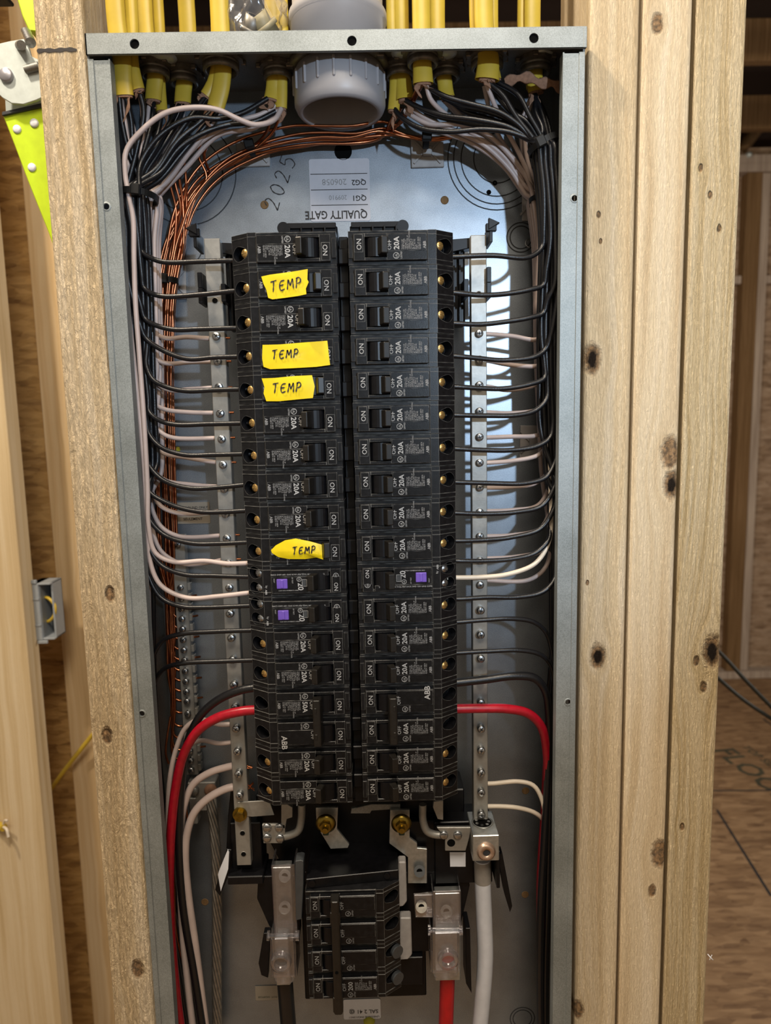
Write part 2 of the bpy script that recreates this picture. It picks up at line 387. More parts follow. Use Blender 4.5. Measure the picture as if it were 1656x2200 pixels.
# ------------------------------------------------------------------ the setting: floor, far wall, framing
simple('floor_ink', '4b4a3c', .7, var=.3, vscale=8)
osb('osb_floor', 'a98a68', '8d6f50', '6a4f38', .5, .3)
osb('osb_wall', 'b09a84', '9a8168', '6f5842', .5, .9)
osb('osb_side', 'b49058', '9a7640', '6e4e26', .9, .2)
def lumber(name, label, x0, x1, y0, y1, z0, z1, mat, bev=3.2, group=None, cat='stud', rot=None):
    m = MB(); m.box((x0, y0, z0), (x1, y1, z1), bev, 3)
    o = m.build(name, mat, None, ((x0+x1)/2, (y0+y1)/2, z0)); return tag(o, label, cat, group)
fl = MB(); fl.box((-3500, -2500, -1653), (4200, 3050, -1633)); f = struct(fl.build('floor', 'osb_floor', None, (0, 0, -1633)))
_s = at(1602, 1600, 0)
def on_floor(u, v):
    d = CR*((u-828)/FPX) + CD*((v-1100)/FPX) + _f; return CAM + d*((-1633-CAM[2])/d[2])
for a, b in (((1640, 1545), (1700, 1590)), ((1540, 1740), (1656, 1925)), ((1400, 1700), (1800, 1697))):
    m = MB(); A = on_floor(*a); B = on_floor(*b); n = (B-A).cross(Vector((0, 0, 1))).normalized()*4
    m.prism([(p[0], p[1]) for p in (A-n, A+n, B+n, B-n)], -1633.5, -1632.2, 'Z'); m.build('panel_joint', 'groove', f)
m = MB(); A = on_floor(1528, 1610); B = on_floor(1620, 1680); rt = (B-A).normalized()
m.text('FLOOR', A+Vector((0, 0, .6)), rt, Vector((0, 0, 1)).cross(rt), 130, bold=True); m.text('TOP SIDE UP', A+Vector((0, 0, .6))+Vector((0, 0, 1)).cross(rt)*130, rt, Vector((0, 0, 1)).cross(rt), 50, bold=True)
m.build('floor_print', 'floor_ink', f)
FY = 2880
wl = MB(); wl.box((-3500, FY+40, -1633), (4200, FY+55, 960)); wb = struct(wl.build('wall_back', 'osb_wall', None, (0, FY+40, -1633)))
wood('pale_frame', 'c2b3a4', 'a8998c', '8d7c6c', (), .1)
wood('brown_frame', '8c7050', '745a3c', '5a4429', (), .1)
for (x0, x1, z0, z1, nm) in ((-3500, 4200, -1633, -1595, 'bottom_plate'), (-3500, 4200, 830, 868, 'top_plate'), (-3500, 4200, 868, 906, 'top_plate'), (-3500, 4200, 330, 368, 'blocking')):
    m = MB(); m.box((x0, FY-30 if nm != 'blocking' else FY, z0), (x1, FY+39, z1), 2); m.build(nm, 'pale_frame', wb)
for k in range(-5, 6):
    x = 1868+k*406; m = MB(); m.box((x, FY-10, -1595), (x+42, FY+39, 830), 2); m.build('stud', 'pale_frame', wb)
    m = MB(); m.box((x-75, FY-20, -1595), (x-3, FY+39, 830), 2)
    if k == 0: m.build('trimmer', 'brown_frame', wb)
# roof framing of the room behind
for k, (yy, zz, h) in enumerate(((900, 960, 140), (1500, 960, 140), (2100, 960, 140), (2700, 960, 140))):
    m = MB(); m.box((-3500, yy, zz), (4200, yy+40, zz+h), 2)
    tag(m.build('ceiling_joist', 'brown_frame', None, (0, yy, zz)), 'dark brown ceiling joist, %s behind the panel wall' % ['nearest', 'second', 'third', 'farthest'][k], 'joist', 'ceiling joists')
m = MB(); A = at(1660, 232, 2950); B = at(1585, 330, 2950); m.tube([A*1.0+(A-B)*3, A, B], 1, 4, 200, flat=(70, 30), ref=(0, 1, 0))
tag(m.build('roof_brace', 'brown_frame'), 'diagonal brown timber brace above the far wall plate', 'brace')
cl = MB(); cl.box((-3500, -2500, 1500), (4200, 3100, 1520)); simple('attic_shade', '3a2b24', .9)  # dark base colour stands in for the unlit attic space
struct(cl.build('ceiling', 'attic_shade', None, (0, 0, 1500)))
m = MB(); m.box((-3500, 3080, 900), (4200, 3100, 1500)); struct(m.build('wall_attic', 'attic_shade', None, (0, 3080, 900)))  # closes the gap above the far wall in the same painted-in dark
m = MB(); m.box((4180, -2500, -1633), (4200, 3100, 1500)); struct(m.build('wall_right', 'osb_wall', None, (4180, 0, -1633)))
# studs beside the panel
wood('wood_left', 'dccbb0', 'cfb996', 'b39a74', [(-199, -420, 4.5), (-210, -542, 5), (-199, -760, 6)], .62, 1.1, (-205, 56, -1633), .8, wave=.7, fscale=1.0)
wood('wood_r1', 'e2d2b8', 'd6c2a0', 'c0a680', [(195, -238, 8, 1), (204, -484, 7.5, 1), (194, -420, 1.5), (198, -128, 1.8), (200, -148, 1.5), (192, -815, 6)], .30, .9, (208, 56, -1633), .6)
wood('wood_r2', 'e4d5bc', 'd8c5a5', 'c2a985', [(260, -314, 9), (262, -340, 8, 1), (262, -665, 9), (240, 8, 5), (256, -700, 4)], .26, .8, (248, 56, -1633), .55)
wood('wood_r3', 'dac9a8', 'cbb68f', 'ad9468', [(301, -482, 9.5, 1), (288, -490, 3), (295, -513, 3.4), (277, -95, 2), (285, -115, 2), (293, -140, 2), (281, -640, 2.4)], .45, 2.2, (289, 56, -1633), 2.2, wave=.15)
lumber('wall_stud', 'rough sawn stud left of the panel with black marker line near its top', -224.5, -187.5, 12, 101, -1633, 900, 'wood_left', 2.5)
lumber('wall_stud', 'pale stud touching the right side of the panel box', 189.5, 227.3, 12, 101, -1633, 900, 'wood_r1', 4)
lumber('wall_stud', 'middle of the three studs right of the panel, big split knot at mid-height', 229.3, 267.3, 12, 101, -1633, 900, 'wood_r2', 4)
lumber('wall_stud', 'rightmost of the three studs, coarse grained with a dark knot hole', 270, 308, 12, 101, -1633, 900, 'wood_r3', 2.5)
# black marker stroke on the left stud
m = MB(); P = [at(u, v, 11.6) for u, v in ((79, 110), (92, 108), (120, 108), (140, 106), (165, 107))]; o = P[0]
m.ribbon([(p[0]-o[0], p[2]-o[2]) for p in P], o, (1, 0, 0), (0, 0, 1), 3.2, 1)
st = bpy.data.objects['wall_stud']; m.build('marker_line', 'ink', st)
# boards seen through the bay on the left
wood('wood_bay', 'd8c7a8', 'c9b38d', 'ae9469', [(-560, -760, 6)], .12, .5, (-600, 519, -1633), .5)
wood('wood_bay2', 'd9c6a4', 'c8ae86', 'ab8f64', [(-520, -560, 7)], .12, .5, (-490, 660, -1633), .5)
lumber('wide_board', 'pale wide board at the far left edge, behind the left stud', -740, -524, 500, 538, -1633, 900, 'wood_bay', 2, None, 'board')
lumber('narrow_board', 'pale board just left of the rough stud, further back', -536, -380, 640, 680, -1633, 900, 'wood_bay2', 2, None, 'board')
m = MB(); m.box((-3500, 690, -1633), (-370, 701, 1500)); struct(m.build('wall_left', 'osb_side', None, (-800, 690, -1633)))

# ------------------------------------------------------------------ panel enclosure
BX = thing('panel_box', 'open galvanised steel breaker panel box between the studs', 'panel box', (0, 88, -1010))
HB = -1012
part('back_plate', 'steel_back', BX, lambda m: m.box((-181, 88, HB), (181, 89.4, -1)))
part('side_wall', 'steel_dull', BX, lambda m: m.box((-182.5, -.2, HB), (-181, 88, -1)))
part('side_wall', 'steel_dull', BX, lambda m: m.box((181, -.2, HB), (182.5, 88, -1)))
part('bottom_wall', 'steel_dull', BX, lambda m: m.box((-182.5, 0, HB-1.5), (182.5, 88, HB)))
part('top_wall', 'steel_dull', BX, lambda m: m.box((-182.5, -1.6, -1.4), (182.5, 88, 0), .3))
def flange(sgn):
    def fn(m):
        xo, xi = sgn*182.5, sgn*167.2; lo, hi = min(xo, xi), max(xo, xi); z = -16.6
        for (hz, z2) in ((-119.3, -320), (-518, -720), (-900, HB)):
            cx = sgn*176.2
            m.hole((cx, -.2, hz), (1, 0, 0), (0, 0, 1), (lo-cx, hi-cx), (z2-hz, z-hz), circ(2.3, 16), 1.6, False); z = z2
        m.box((xi, -.2, HB), (xi-sgn*1.0, 9, -16.6)); m.box((lo, -.2, -16.6), (hi, 1., -17.4))
        m.box((xo, -.9, HB), (xo-sgn*4.6, -.1, -16.6), .4)
        for hz in (-119.3, -518): m.lathe([(2.3, 0), (3.3, .1), (3.6, -.3)][::-1], (sgn*176.2, -.35, hz), (0, -1, 0), 16)
    return fn
part('side_flange', 'steel_flange', BX, flange(-1)); part('side_flange', 'steel_flange', BX, flange(1))
def topfl(m):
    x = -182.5
    for hx, x2 in ((-146.9, -70), (11, 80), (144.2, 182.5)):
        m.hole((hx, -2.2, -7.6), (1, 0, 0), (0, 0, 1), (x-hx, x2-hx), (-7., 7.6), circ(3.5, 18), 1.4, False); x = x2
    m.box((-182.5, -2.2, -14.6), (182.5, -.9, -14.1)); m.box((-182.5, -2.2, -.5), (182.5, 0, .05), .3)
    m.box((180.6, -2.6, -14.6), (183.2, .5, -.2), .3); m.box((-182.5, -2.2, -14.6), (-181.5, 10, 0))
    m.box((-181, -.8, -14.6), (181, -.4, -1))
part('top_flange', 'steel_flange', BX, topfl)
for hx in (-146.9, 11, 144.2):
    part('screw_hole', 'hole_black', BX, lambda m: m.disc((hx, -.85, -7.6), (0, -1, 0), 3.6, 18))
def atz(u, v, z):
    d = CR*((u-828)/FPX) + CD*((v-1100)/FPX) + _f; return CAM + d*((z-CAM[2])/d[2])
for (u, v, r) in ((352, 124, 10), (866, 114, 9.5), (956, 114, 9.5), (1158, 124, 12)):
    c = atz(u, v, -1.5); c[1] = max(c[1], 11+r*.2)
    part('knockout', 'zinc', BX, lambda m: m.lathe([(r, 0), (r*.97, -.8), (r*.6, -2.2), (.01, -2.6)], c, (0, 0, 1), 28))
def ring(m, c, ax, r, w=.5): m.lathe([(r-w, 0), (r-w, .12), (r+w, .12), (r+w, 0)], c, ax, 48, False)
kc = at(1068, 340, 88)
for r in (43, 38, 31.5, 20.5):
    for sx in (1, -1):
        if sx < 0 and r not in (43, 31.5): continue
        part('knockout_ring', 'groove', BX, lambda m: ring(m, (sx*kc[0]-(4 if sx < 0 else 0), 87.9, kc[2]-(8 if sx < 0 else 0)), (0, -1, 0), r))
for (u, v, rr) in ((1119, 510, (12.5, 9.6)), (1122, 2188, (12.5, 9.6)), (402, 535, (12.5,))):
    for r in rr: part('knockout_ring', 'groove', BX, lambda m: ring(m, at(u, v, 87.9), (0, -1, 0), r))
for (u, v, r, mt) in ((737, 325, 6.5, 'hole_black'), (568, 440, 2.5, 'brown_frame'), (955, 430, 2.5, 'brown_frame'), (1129, 1699, 2.6, 'brown_frame'), (1128, 1922, 2.6, 'brown_frame'), (440, 1938, 2.6, 'brown_frame'), (1137, 522, 2.8, 'bright_screw'), (1063, 393, 1, 'hole_black'), (1050, 413, 1, 'hole_black')):
    def fn(m):
        c = at(u, v, 87.8); m.disc(c, (0, -1, 0), r, 18); m.lathe([(r+1.1, -.05), (r+.6, .5), (r, .1)], c, (0, -1, 0), 18)
    part('mounting_hole', mt, BX, fn)
for zz in (-475, -512, -548): # knockouts in the right side wall
    part('knockout_ring', 'steel_flange', BX, lambda m: m.lathe([(12, 0), (11.5, 1.2), (8, 1.6), (.01, 1.6)], (181, 46, zz), (-1, 0, 0), 28))
# ------------------------------------------------------------------ breakers.  Local frame of the LEFT column: lug end at -x, handle end at +x
ROWZ = [-154.0-25.4*i for i in range(18)]
YB = -5.6; YP = -9.6     # body front, raised face front
def br_body(m, holes=((0.2, -1.6, 7.6, 5.4),), hz=12.45):
    # outline in x,y; the sloped terminal face is left open and closed with a cut face
    A = (-40.3, 4.2); B = (-26.6, YB); z0, z1 = -hz, hz
    poly = [B, (-26.6, YB-.9), (-20.2, YB-.9), (-20.2, YB), (39.6, YB), (40, 14), (40, 52), (-40.3, 52), A]
    n = len(poly); lo = [(x, y, z0) for x, y in poly]; hi = [(x, y, z1) for x, y in poly]
    m.add(lo+hi, [tuple(range(n)), tuple(range(n, 2*n))[::-1]] + [(i, n+i, n+i+1, i+1) for i in range(n-1)])
    U = Vector((B[0]-A[0], B[1]-A[1], 0)); L = U.length; U /= L; c = Vector(((A[0]+B[0])/2, (A[1]+B[1])/2, 0))
    z = z1; k = len(holes)
    for j, (hs, hzz, rs, rz) in enumerate(holes):
        zl = z0 if j == k-1 else (holes[j][1]+holes[j+1][1])/2
        pts = [(hs+rs*math.cos(t), hzz+rz*math.sin(t)*(1+.12*math.cos(3*t))) for t in [2*math.pi*i/20 for i in range(20)]]
        m.hole(c, U, (0, 0, 1), (-L/2, L/2), (zl, z), pts, 9.5, True); z = zl
    for zz in (z1-3.3, z0+3.3): # moulding ribs running over the shoulder
        m.add([c+U*(-L/2)+Vector((0, 0, zz-.25)), c+U*(L/2)+Vector((0, 0, zz-.25)), c+U*(L/2)+Vector((-.3, -.45, zz)), c+U*(-L/2)+Vector((-.3, -.45, zz)), c+U*(-L/2)+Vector((0, 0, zz+.25)), c+U*(L/2)+Vector((0, 0, zz+.25))], [(0, 1, 2, 3), (3, 2, 5, 4)])
        m.box((-26.4, YB-1.3, zz-.25), (-20, YB-.8, zz+.25), .1)
    m.box((-20, YB-.5, z1-.9), (39.4, YB+.2, z1-.3), .15); m.box((-20, YB-.5, z0+.3), (39.4, YB+.2, z0+.9), .15)
    m.box((36.2, YB-1.8, -7), (39.5, YB+.5, 7.5), .3)
def br_plinth(m, slot=(10.8, 27.2)):
    x0, x1, z0, z1 = -19.6, 35.6, -9.8, 9.8; s0, s1 = slot; t0, t1 = -7.2, 7.6
    m.box((x0, YP, z0), (s0, YB+1, z1), .35); m.box((s1, YP, z0), (x1, YB+1, z1), .35)
    m.box((s0-.2, YP+.02, t1), (s1+.2, YB+1, z1), .35); m.box((s0-.2, YP+.02, z0), (s1+.2, YB+1, t0), .35)
    m.box((x0+.8, YP-.3, z0+.9), (s0-1, YP+.3, 3.2), .12)      # label panel
    m.box((s1+1.5, YP-.25, z0+.8), (x1-.6, YP+.3, 3.6), .12)
def br_slot(m): m.box((10.6, YB-.2, -7.4), (27.4, YB+1.2, 7.8))
def br_handle_on(m): br_handle(m, 6.2, 24.6, .28)
def br_handle(m, L=7.6, x=14.0, tilt=-.30):
    bm = bmesh.new(); bmesh.ops.create_cube(bm, size=1)
    for v in bm.verts: v.co = Vector((v.co[0]*6.4, v.co[1]*(L+4), v.co[2]*13.2))
    for v in bm.verts:
        if v.co[1] < 0: v.co[0] *= .78; v.co[2] *= .92
    bmesh.ops.bevel(bm, geom=bm.edges[:], offset=.7, segments=2, affect='EDGES', profile=.5)
    m.frombm(bm, Matrix.Translation((x, YP-L/2+1.2, .2)) @ Matrix.Rotation(tilt, 4, 'Z'))
def br_rocker(m):
    pts = [(19+8.4*math.cos(t), YB+2.5-7.6*math.sin(t)) for t in [math.pi*k/12 for k in range(13)]]
    m.prism(pts, -6.6, 7.0, 'Z')
def br_screw(m, s=4.0, z=-1.4, col=None):
    A = Vector((-40.3, 4.2, 0)); B = Vector((-26.6, YB, 0)); U = (B-A).normalized(); N = U.cross(Vector((0, 0, 1))); c = (A+B)/2+U*s+Vector((0, 0, z))-N*1.0
    m.cyl(c-N*4, c, 3.3, n=14); m.lathe([(3.3, 0), (2.9, .7), (.01, 1.0)], c, N, 14); m.cyl(c-N*5, c-N*2.2, 4.4, n=4, smooth=False)
    V = Vector((0, 0, 1)); q = c+N*1.05
    for a, b in ((U, V), (V, U)):
        m.add([q+a*2.2+b*.35, q+a*2.2-b*.35, q-a*2.2-b*.35, q-a*2.2+b*.35], [(0, 1, 2, 3)])
def br_clamp(m, z=-1.4):
    m.box((-37.5, 3.5, z-4.2), (-31.5, 9, z+4.2), .4)
FINE = ['THQL1120', 'TYPE THQL', '120/240 V~', 'HACR TYPE 1P', '10000A INT RATING', 'CU 60/75 C', 'AL 60/75 C', '40 C 60 Hz', 'SWD', 'UTIL LR 8874', 'GA8D4 1A21']
RT, UP = (0, 0, -1), (1, 0, 0)      # the print on the left column reads downwards
def br_print(m, amp='20A', fine=True, off=True):
    y = YP-.36
    m.text('ON', (29.7, YP-.31, 2.3), RT, UP, 5.2, 'LEFT')
    if off: m.text('OFF', (7.4, y, 2.6), RT, UP, 4.2, 'LEFT')
    if amp:
        m.text(amp, (1.6, y, 2.4), RT, UP, 5.6, 'LEFT', True)
    m.lathe([(2.3, 0), (2.3, .05), (1.95, .05), (1.95, 0)], (3.8, YP-.02, 6.6), (0, -1, 0), 18, False); m.text('UL', (2.9, YP-.08, 8.2), RT, UP, 2.6)
    m.text('LISTED', (-.6, YP-.08, 8.8), RT, UP, 1.7)
def br_fine(m, n=11, model=None):
    for k in range(n):
        s = (model if (k == 0 and model) else FINE[k]); m.text(s, (-1.3-1.33*k, YP-.36, 2.4), RT, UP, 1.55, 'LEFT')
    m.text('ABB', (-18.4, YP-.36, 1.8), RT, UP, 2.9, 'LEFT', True)
PROTO = {}
def proto(key, name, mat, fn, *a, **k):
    if key not in PROTO:
        m = MB(); fn(m, *a, **k); me = bpy.data.meshes.new(name); me.from_pydata([tuple(v*MM) for v in m.v], [], m.f)
        me.polygons.foreach_set('use_smooth', m.sm); me.materials.append(M[mat]); me.validate()
        bm = bmesh.new(); bm.from_mesh(me); bmesh.ops.recalc_face_normals(bm, faces=bm.faces[:]) if key in ('body', 'body2', 'rocker') else None; bm.to_mesh(me); bm.free(); me.update()
        PROTO[key] = me
    return PROTO[key]
def put(name, me, parent, off=(0, 0, 0)):
    o = bpy.data.objects.new(name, me); COL.objects.link(o); o.parent = parent; o.location = Vector(off)*MM; ORG[o.name] = ORG[parent.name]; return o
def pole(root, off=(0, 0, 0), amp='20A', fine=True, screw='brass', handle=True, abb_big=False, model=None, offw=True):
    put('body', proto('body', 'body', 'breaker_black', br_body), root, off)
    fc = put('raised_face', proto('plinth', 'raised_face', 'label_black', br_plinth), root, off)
    put('handle_slot', proto('slot', 'handle_slot', 'hole_black', br_slot), root, off)
    put('rocker', proto('rocker', 'rocker', 'plastic_black', br_rocker), root, off)
    put('print', proto('print'+str(amp)+str(offw), 'print', 'print_grey', br_print, amp, True, offw), root, off)
    if fine: put('fine_print', proto('fine'+str(model), 'fine_print', 'print_faint', br_fine, 11, model), root, off)
    if screw: put('terminal_screw', proto('screw'+screw, 'terminal_screw', screw, br_screw), root, off)
    if handle == 'on': put('handle', proto('handleon', 'handle', 'handle_brown', br_handle_on), root, off)
    elif handle: put('handle', proto('handle', 'handle', 'handle_brown', br_handle), root, off)
COLX = 44.2
def org_of(side, row): return Vector((-COLX if side == 'left' else COLX, 0, ROWZ[row]))
GRP = 'single pole breakers'
def jx(): return random.uniform(-.4, .4)
TEMP_ROWS = {1: 'half covered by a short yellow TEMP tape', 3: 'hidden under a long yellow TEMP tape', 4: 'under the lowest of three stacked yellow TEMP tapes', 9: 'under the leaf-shaped yellow TEMP tape'}
for side in ('left', 'right'):
    ry = 0 if side == 'left' else math.pi
    for i in range(18):
        if i in (14, 15): continue
        if (side == 'left' and i in (10, 11)) or (side == 'right' and i == 10): continue
        lab = 'black 20A single-pole breaker, %s from the top of the %s column' % (ORD[i], side)
        if i > 15: lab = 'black 20A single-pole breaker, %s of the %s column' % ('bottom one' if i == 17 else 'second from the bottom', side)
        if side == 'left' and i in TEMP_ROWS: lab = 'black single-pole breaker, %s in left column, %s' % (ORD[i], TEMP_ROWS[i])
        b = thing('circuit_breaker', lab, 'breaker', org_of(side, i)+Vector((jx(), jx()*.5, 0)), GRP, ry)
        wired = i <= 13
        pole(b, screw='brass', handle=(False if i == 3 else 'on') if (side == 'left' and i in TEMP_ROWS) else True)
# two pole breakers
def tiebar(m):
    m.prism([(10.4, YP-1), (17.8, YP-1), (16.8, YP-9.5), (15.9, YP-10.4), (11.2, YP-10.4), (10.3, YP-9.5)], -19.5, 19.5, 'Z', .5)
    for z in (11, -11): m.box((11.8, YP-10.8, z-2.2), (13.6, YP-10.2, z+2.2), .2)
for side, amp, lab in (('left', '50A', 'black 50A two-pole breaker with joined handles, low in left column'), ('right', '60A', 'black 60A two-pole breaker with joined handles, low in right column')):
    o = (org_of(side, 14)+org_of(side, 15))/2
    b = thing('two_pole_breaker', lab, 'breaker', o, None, 0 if side == 'left' else math.pi)
    pole(b, (0, 0, 12.7), amp, True, None, False, model='THQL2150' if side == 'left' else 'THQL2160'); pole(b, (0, 0, -12.7), None, False, None, False)
    part('logo_print', 'print_grey', b, lambda m: m.text('ABB', (-16.6-COLX if False else -16.6, YP-.36, -14.0), RT, UP, 6.4, 'LEFT', True), (0, 0, 0))
    part('handle_tie', 'handle_brown', b, tiebar, (0, 0, 0))
# arc-fault breakers with purple test button
def af_body(m): br_body(m, ((.2, 6.2, 7.0, 4.8), (.2, -6.2, 7.0, 4.8)))
def af_face(m):
    br_plinth(m); m.box((-19.4, YP-.5, 4.6), (26, YP+.2, 9.6), .3); m.box((-19.2, YP-.35, -8.8), (10, YP+.1, 4.2), .15)
def af_print(m):
    y = YP-.42
    m.text('ON', (30.2, YP-.31, -1.2), RT, UP, 4.4); m.text('20', (1.6, y, -.8), RT, UP, 6.2, 'LEFT', True)
    m.lathe([(2.2, 0), (2.2, .05), (1.85, .05), (1.85, 0)], (31.8, YP-.1, 4.2), (0, -1, 0), 20, False)
    m.text('GE', (30.9, YP-.31, 5.6), RT, UP, 2.2)
    m.lathe([(1.9, 0), (1.9, .05), (1.6, .05), (1.6, 0)], (2.6, y, 2.0), (0, -1, 0), 18, False); m.text('UL', (2.0, y-.05, 3.2), RT, UP, 2.0)
    m.text('THQL1120PDF TYPE THQL-PDF HACR SWD 120V 60HZ COMB', (23, YP-.58, 6.6), (-1, 0, 0), (0, 0, -1), 1.55)
    m.text('DPDV COMBINATION AFCI', (2, y, -6.4), (-1, 0, 0), (0, 0, -1), 1.3); m.text('DF TEST', (-3.2, y, 3.8), RT, UP, 1.4); m.text('RESET', (-17.6, y, 3.0), RT, UP, 1.3)
    m.text('by', (-24.6, YB-1.4, -3.2), RT, UP, 2.4); m.text('ABB', (-25, YB-1.4, -6.6), RT, UP, 2.2, 'LEFT', True)
for side, i, lab in (('left', 10, 'upper of two left-column breakers with purple test button'), ('left', 11, 'lower of two left-column breakers with purple test button'), ('right', 10, 'only right-column breaker with a purple test button')):
    b = thing('arc_fault_breaker', lab, 'breaker', org_of(side, i), 'arc fault breakers', 0 if side == 'left' else math.pi)
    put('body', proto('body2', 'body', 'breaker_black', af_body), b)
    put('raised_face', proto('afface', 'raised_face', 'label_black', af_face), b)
    put('handle_slot', proto('slot', 'handle_slot', 'hole_black', br_slot), b); put('rocker', proto('rocker', 'rocker', 'plastic_black', br_rocker), b)
    put('handle', proto('handle', 'handle', 'handle_brown', br_handle), b)
    put('print', proto('afprint', 'print', 'print_grey', af_print), b)
    put('test_button', proto('afbtn', 'test_button', 'purple', lambda m: (m.box((-15.2, YP-1.5, -5.2), (-6.6, YP+.5, 2.6), .5, 2), m.box((-12, YP-1.9, -4.6), (-9.8, YP-1.3, 2), .3))), b)
    put('indicator_window', proto('afwin', 'indicator_window', 'window_grey', lambda m: m.box((5.2, YP-.55, -3.6), (8.4, YP, 1.6), .1)), b)
    put('window_frame', proto('afwf', 'window_frame', 'print_faint', lambda m: [m.box(a, c) for a, c in (((5, YP-.6, -3.9), (8.6, YP-.2, -3.6)), ((5, YP-.6, 1.6), (8.6, YP-.2, 1.9)), ((4.8, YP-.6, -3.9), (5.1, YP-.2, 1.9)), ((8.5, YP-.6, -3.9), (8.8, YP-.2, 1.9)))]), b)
    put('terminal_screw', proto('screwtop', 'terminal_screw', 'bright_screw', br_screw, 3.0, 6.0), b)
    put('terminal_screw', proto('screwlow', 'terminal_screw', 'bright_screw', br_screw, 3.0, -6.0), b)

# ------------------------------------------------------------------ main breaker: four poles side by side, handles tied
c0 = at(740, 1948, -9.6); MZ = [c0[2]-25.4*k for k in range(4)]; MX = at(757, 1960, -9.6)[0]
mb = thing('main_breaker', 'black 200A main breaker with four tied poles at the panel bottom', 'breaker', (MX, 0, MZ[3]-12.7), None, math.pi)
o0 = ORG[mb.name]
for k in range(4):
    off = (0, 0, -(MZ[k]-o0[2]))
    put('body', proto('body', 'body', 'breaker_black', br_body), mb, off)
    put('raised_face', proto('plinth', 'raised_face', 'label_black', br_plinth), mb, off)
    put('handle_slot', proto('slot', 'handle_slot', 'hole_black', br_slot), mb, off); put('rocker', proto('rocker', 'rocker', 'plastic_black', br_rocker), mb, off)
    put('print', proto('print'+('200' if k == 3 else 'None')+'main', 'print', 'print_faint', br_print, '200' if k == 3 else None, True, True), mb, off)
    if k == 3: put('fine_print', proto('fineTHQMV200', 'fine_print', 'print_faint', br_fine, 11, 'THQMV200'), mb, off)
def mtie(m):
    a = -(MZ[0]-o0[2])-13.5; c = -(MZ[3]-o0[2])+14.5
    m.prism([(10.2, YP-1), (17.8, YP-1), (17.4, YP-11), (16.2, YP-12.2), (11.4, YP-12.2), (10.2, YP-11)], a, c, 'Z', .6)
    m.box((9.8, YP-11.4, a+10), (18.2, YP-4, a+22), .8); m.box((9.8, YP-11.4, c-16), (18.2, YP-4, c-1), .8)
part('handle_tie', 'handle_brown', mb, mtie, (0, 0, 0))
part('tie_pin_hole', 'hole_black', mb, lambda m: m.disc((14, YP-12.35, -(MZ[2]-o0[2])), (0, -1, 0), 1.5), (0, 0, 0))
def mtop(m):
    z = -(MZ[0]-o0[2])-12.45
    m.prism([(-40, 6), (39, -3), (39, 60), (-40, 60)], z-9, z, 'Z', .5)
    m.cyl((34, 1, z-5), (34, -3.8, z-5), 3, n=16); m.cyl((-30, 8, z-5), (-30, 3.4, z-5), 2.6, n=16)
part('end_housing', 'plastic_black', mb, mtop, (0, 0, 0))
for k in (2, 3):
    part('terminal_screw', 'window_grey', mb, lambda m: m.cyl((-36, 1.5, -(MZ[k]-o0[2])), (-38, -1.5, -(MZ[k]-o0[2])), 5.5, n=18), (0, 0, 0))

# ------------------------------------------------------------------ interior base, bus and bars
IB = thing('interior_base', 'black plastic interior frame carrying both breaker columns', 'panel interior', (0, 80, -680))
part('spine', 'plastic_black', IB, lambda m: m.box((-66, 40, -622), (66, 82, -141), 1.5))
part('centre_rail', 'plastic_black', IB, lambda m: (m.box((-3.6, 16, -610), (3.6, 60, -140), .6), [m.box((-4.1, 10, z-8), (4.1, 18, z+4), .8) for z in ROWZ]))
def tophook(sx):
    def fn(m):
        a, b = (5.5, 50) if sx > 0 else (-49, -4)
        m.box((a, 8, -141.5), (b, 60, -134), .8); m.box((a+1, 6, -136), (b-1, 8.5, -131.8), .4)
        xx = 46 if sx > 0 else -45; m.cyl((xx, 4, -136), (xx, 50, -134), 4.6, n=20)
        for k in range(4): m.box((a+8+k*9, 4, -141), (a+9.2+k*9, 10, -135), .1)
    return fn
part('top_hook', 'plastic_black', IB, tophook(1)); part('top_hook', 'plastic_black', IB, tophook(-1))
for sx in (1, -1):
    def arm(m):
        xb = sx*106
        m.prism([(sx*70, -141), (sx*88, -138), (sx*112, -136.5), (sx*112, -143), (sx*88, -148), (sx*70, -150)], 38, 52, 'Y', .5)
        m.box((xb+sx*9, 20, -132), (xb+sx*11.5, 44, -145), .3); m.box((xb+sx*6, 19, -131), (xb+sx*14.5, 23, -137), .5)
        m.prism([(xb+sx*8, -127), (xb+sx*17, -131), (xb+sx*8, -136)], 18, 22, 'Y', .4)
        for z in (-166, -178): m.box((xb+sx*7.4, 24, z-9), (xb+sx*11, 46, z+3), .4)
        m.box((xb-sx*11, 24, -186), (xb-sx*7.2, 46, -172), .4); m.box((xb-sx*26, 48, -205), (xb-sx*7, 66, -140), .8)
        for k in range(3): m.box((xb-sx*(11+k*5), 42, -204), (xb-sx*(12.6+k*5), 49, -142), .2)
    part('bar_support', 'plastic_black', IB, arm)
part('deck', 'plastic_black', IB, lambda m: (m.prism([(-95, -618), (-95, -640), (-66, -706), (66, -706), (95, -640), (95, -618)], 46, 80, 'Y', 1.), m.box((-58, 50, -830), (58, 78, -706), 1.)))
part('left_foot', 'plastic_black', IB, lambda m: (m.box((-118, 38, -690), (-90, 62, -640), .8), m.box((-120, 26, -692), (-88, 60, -684), .8), m.prism([(-122, -640), (-118, -612), (-116, -612), (-110, -690), (-128, -700)], 50, 60, 'Y', .5)))
part('right_foot', 'plastic_black', IB, lambda m: (m.box((66, 30, -700), (118, 60, -640), .8), m.box((40, 33, -640), (70, 50, -690), .8), m.box((118, 8, -690), (121, 50, -655), .5), m.prism([(120, -664), (126, -700), (131, -718), (133, -712), (124, -660)], 14, 24, 'Y', .4)))
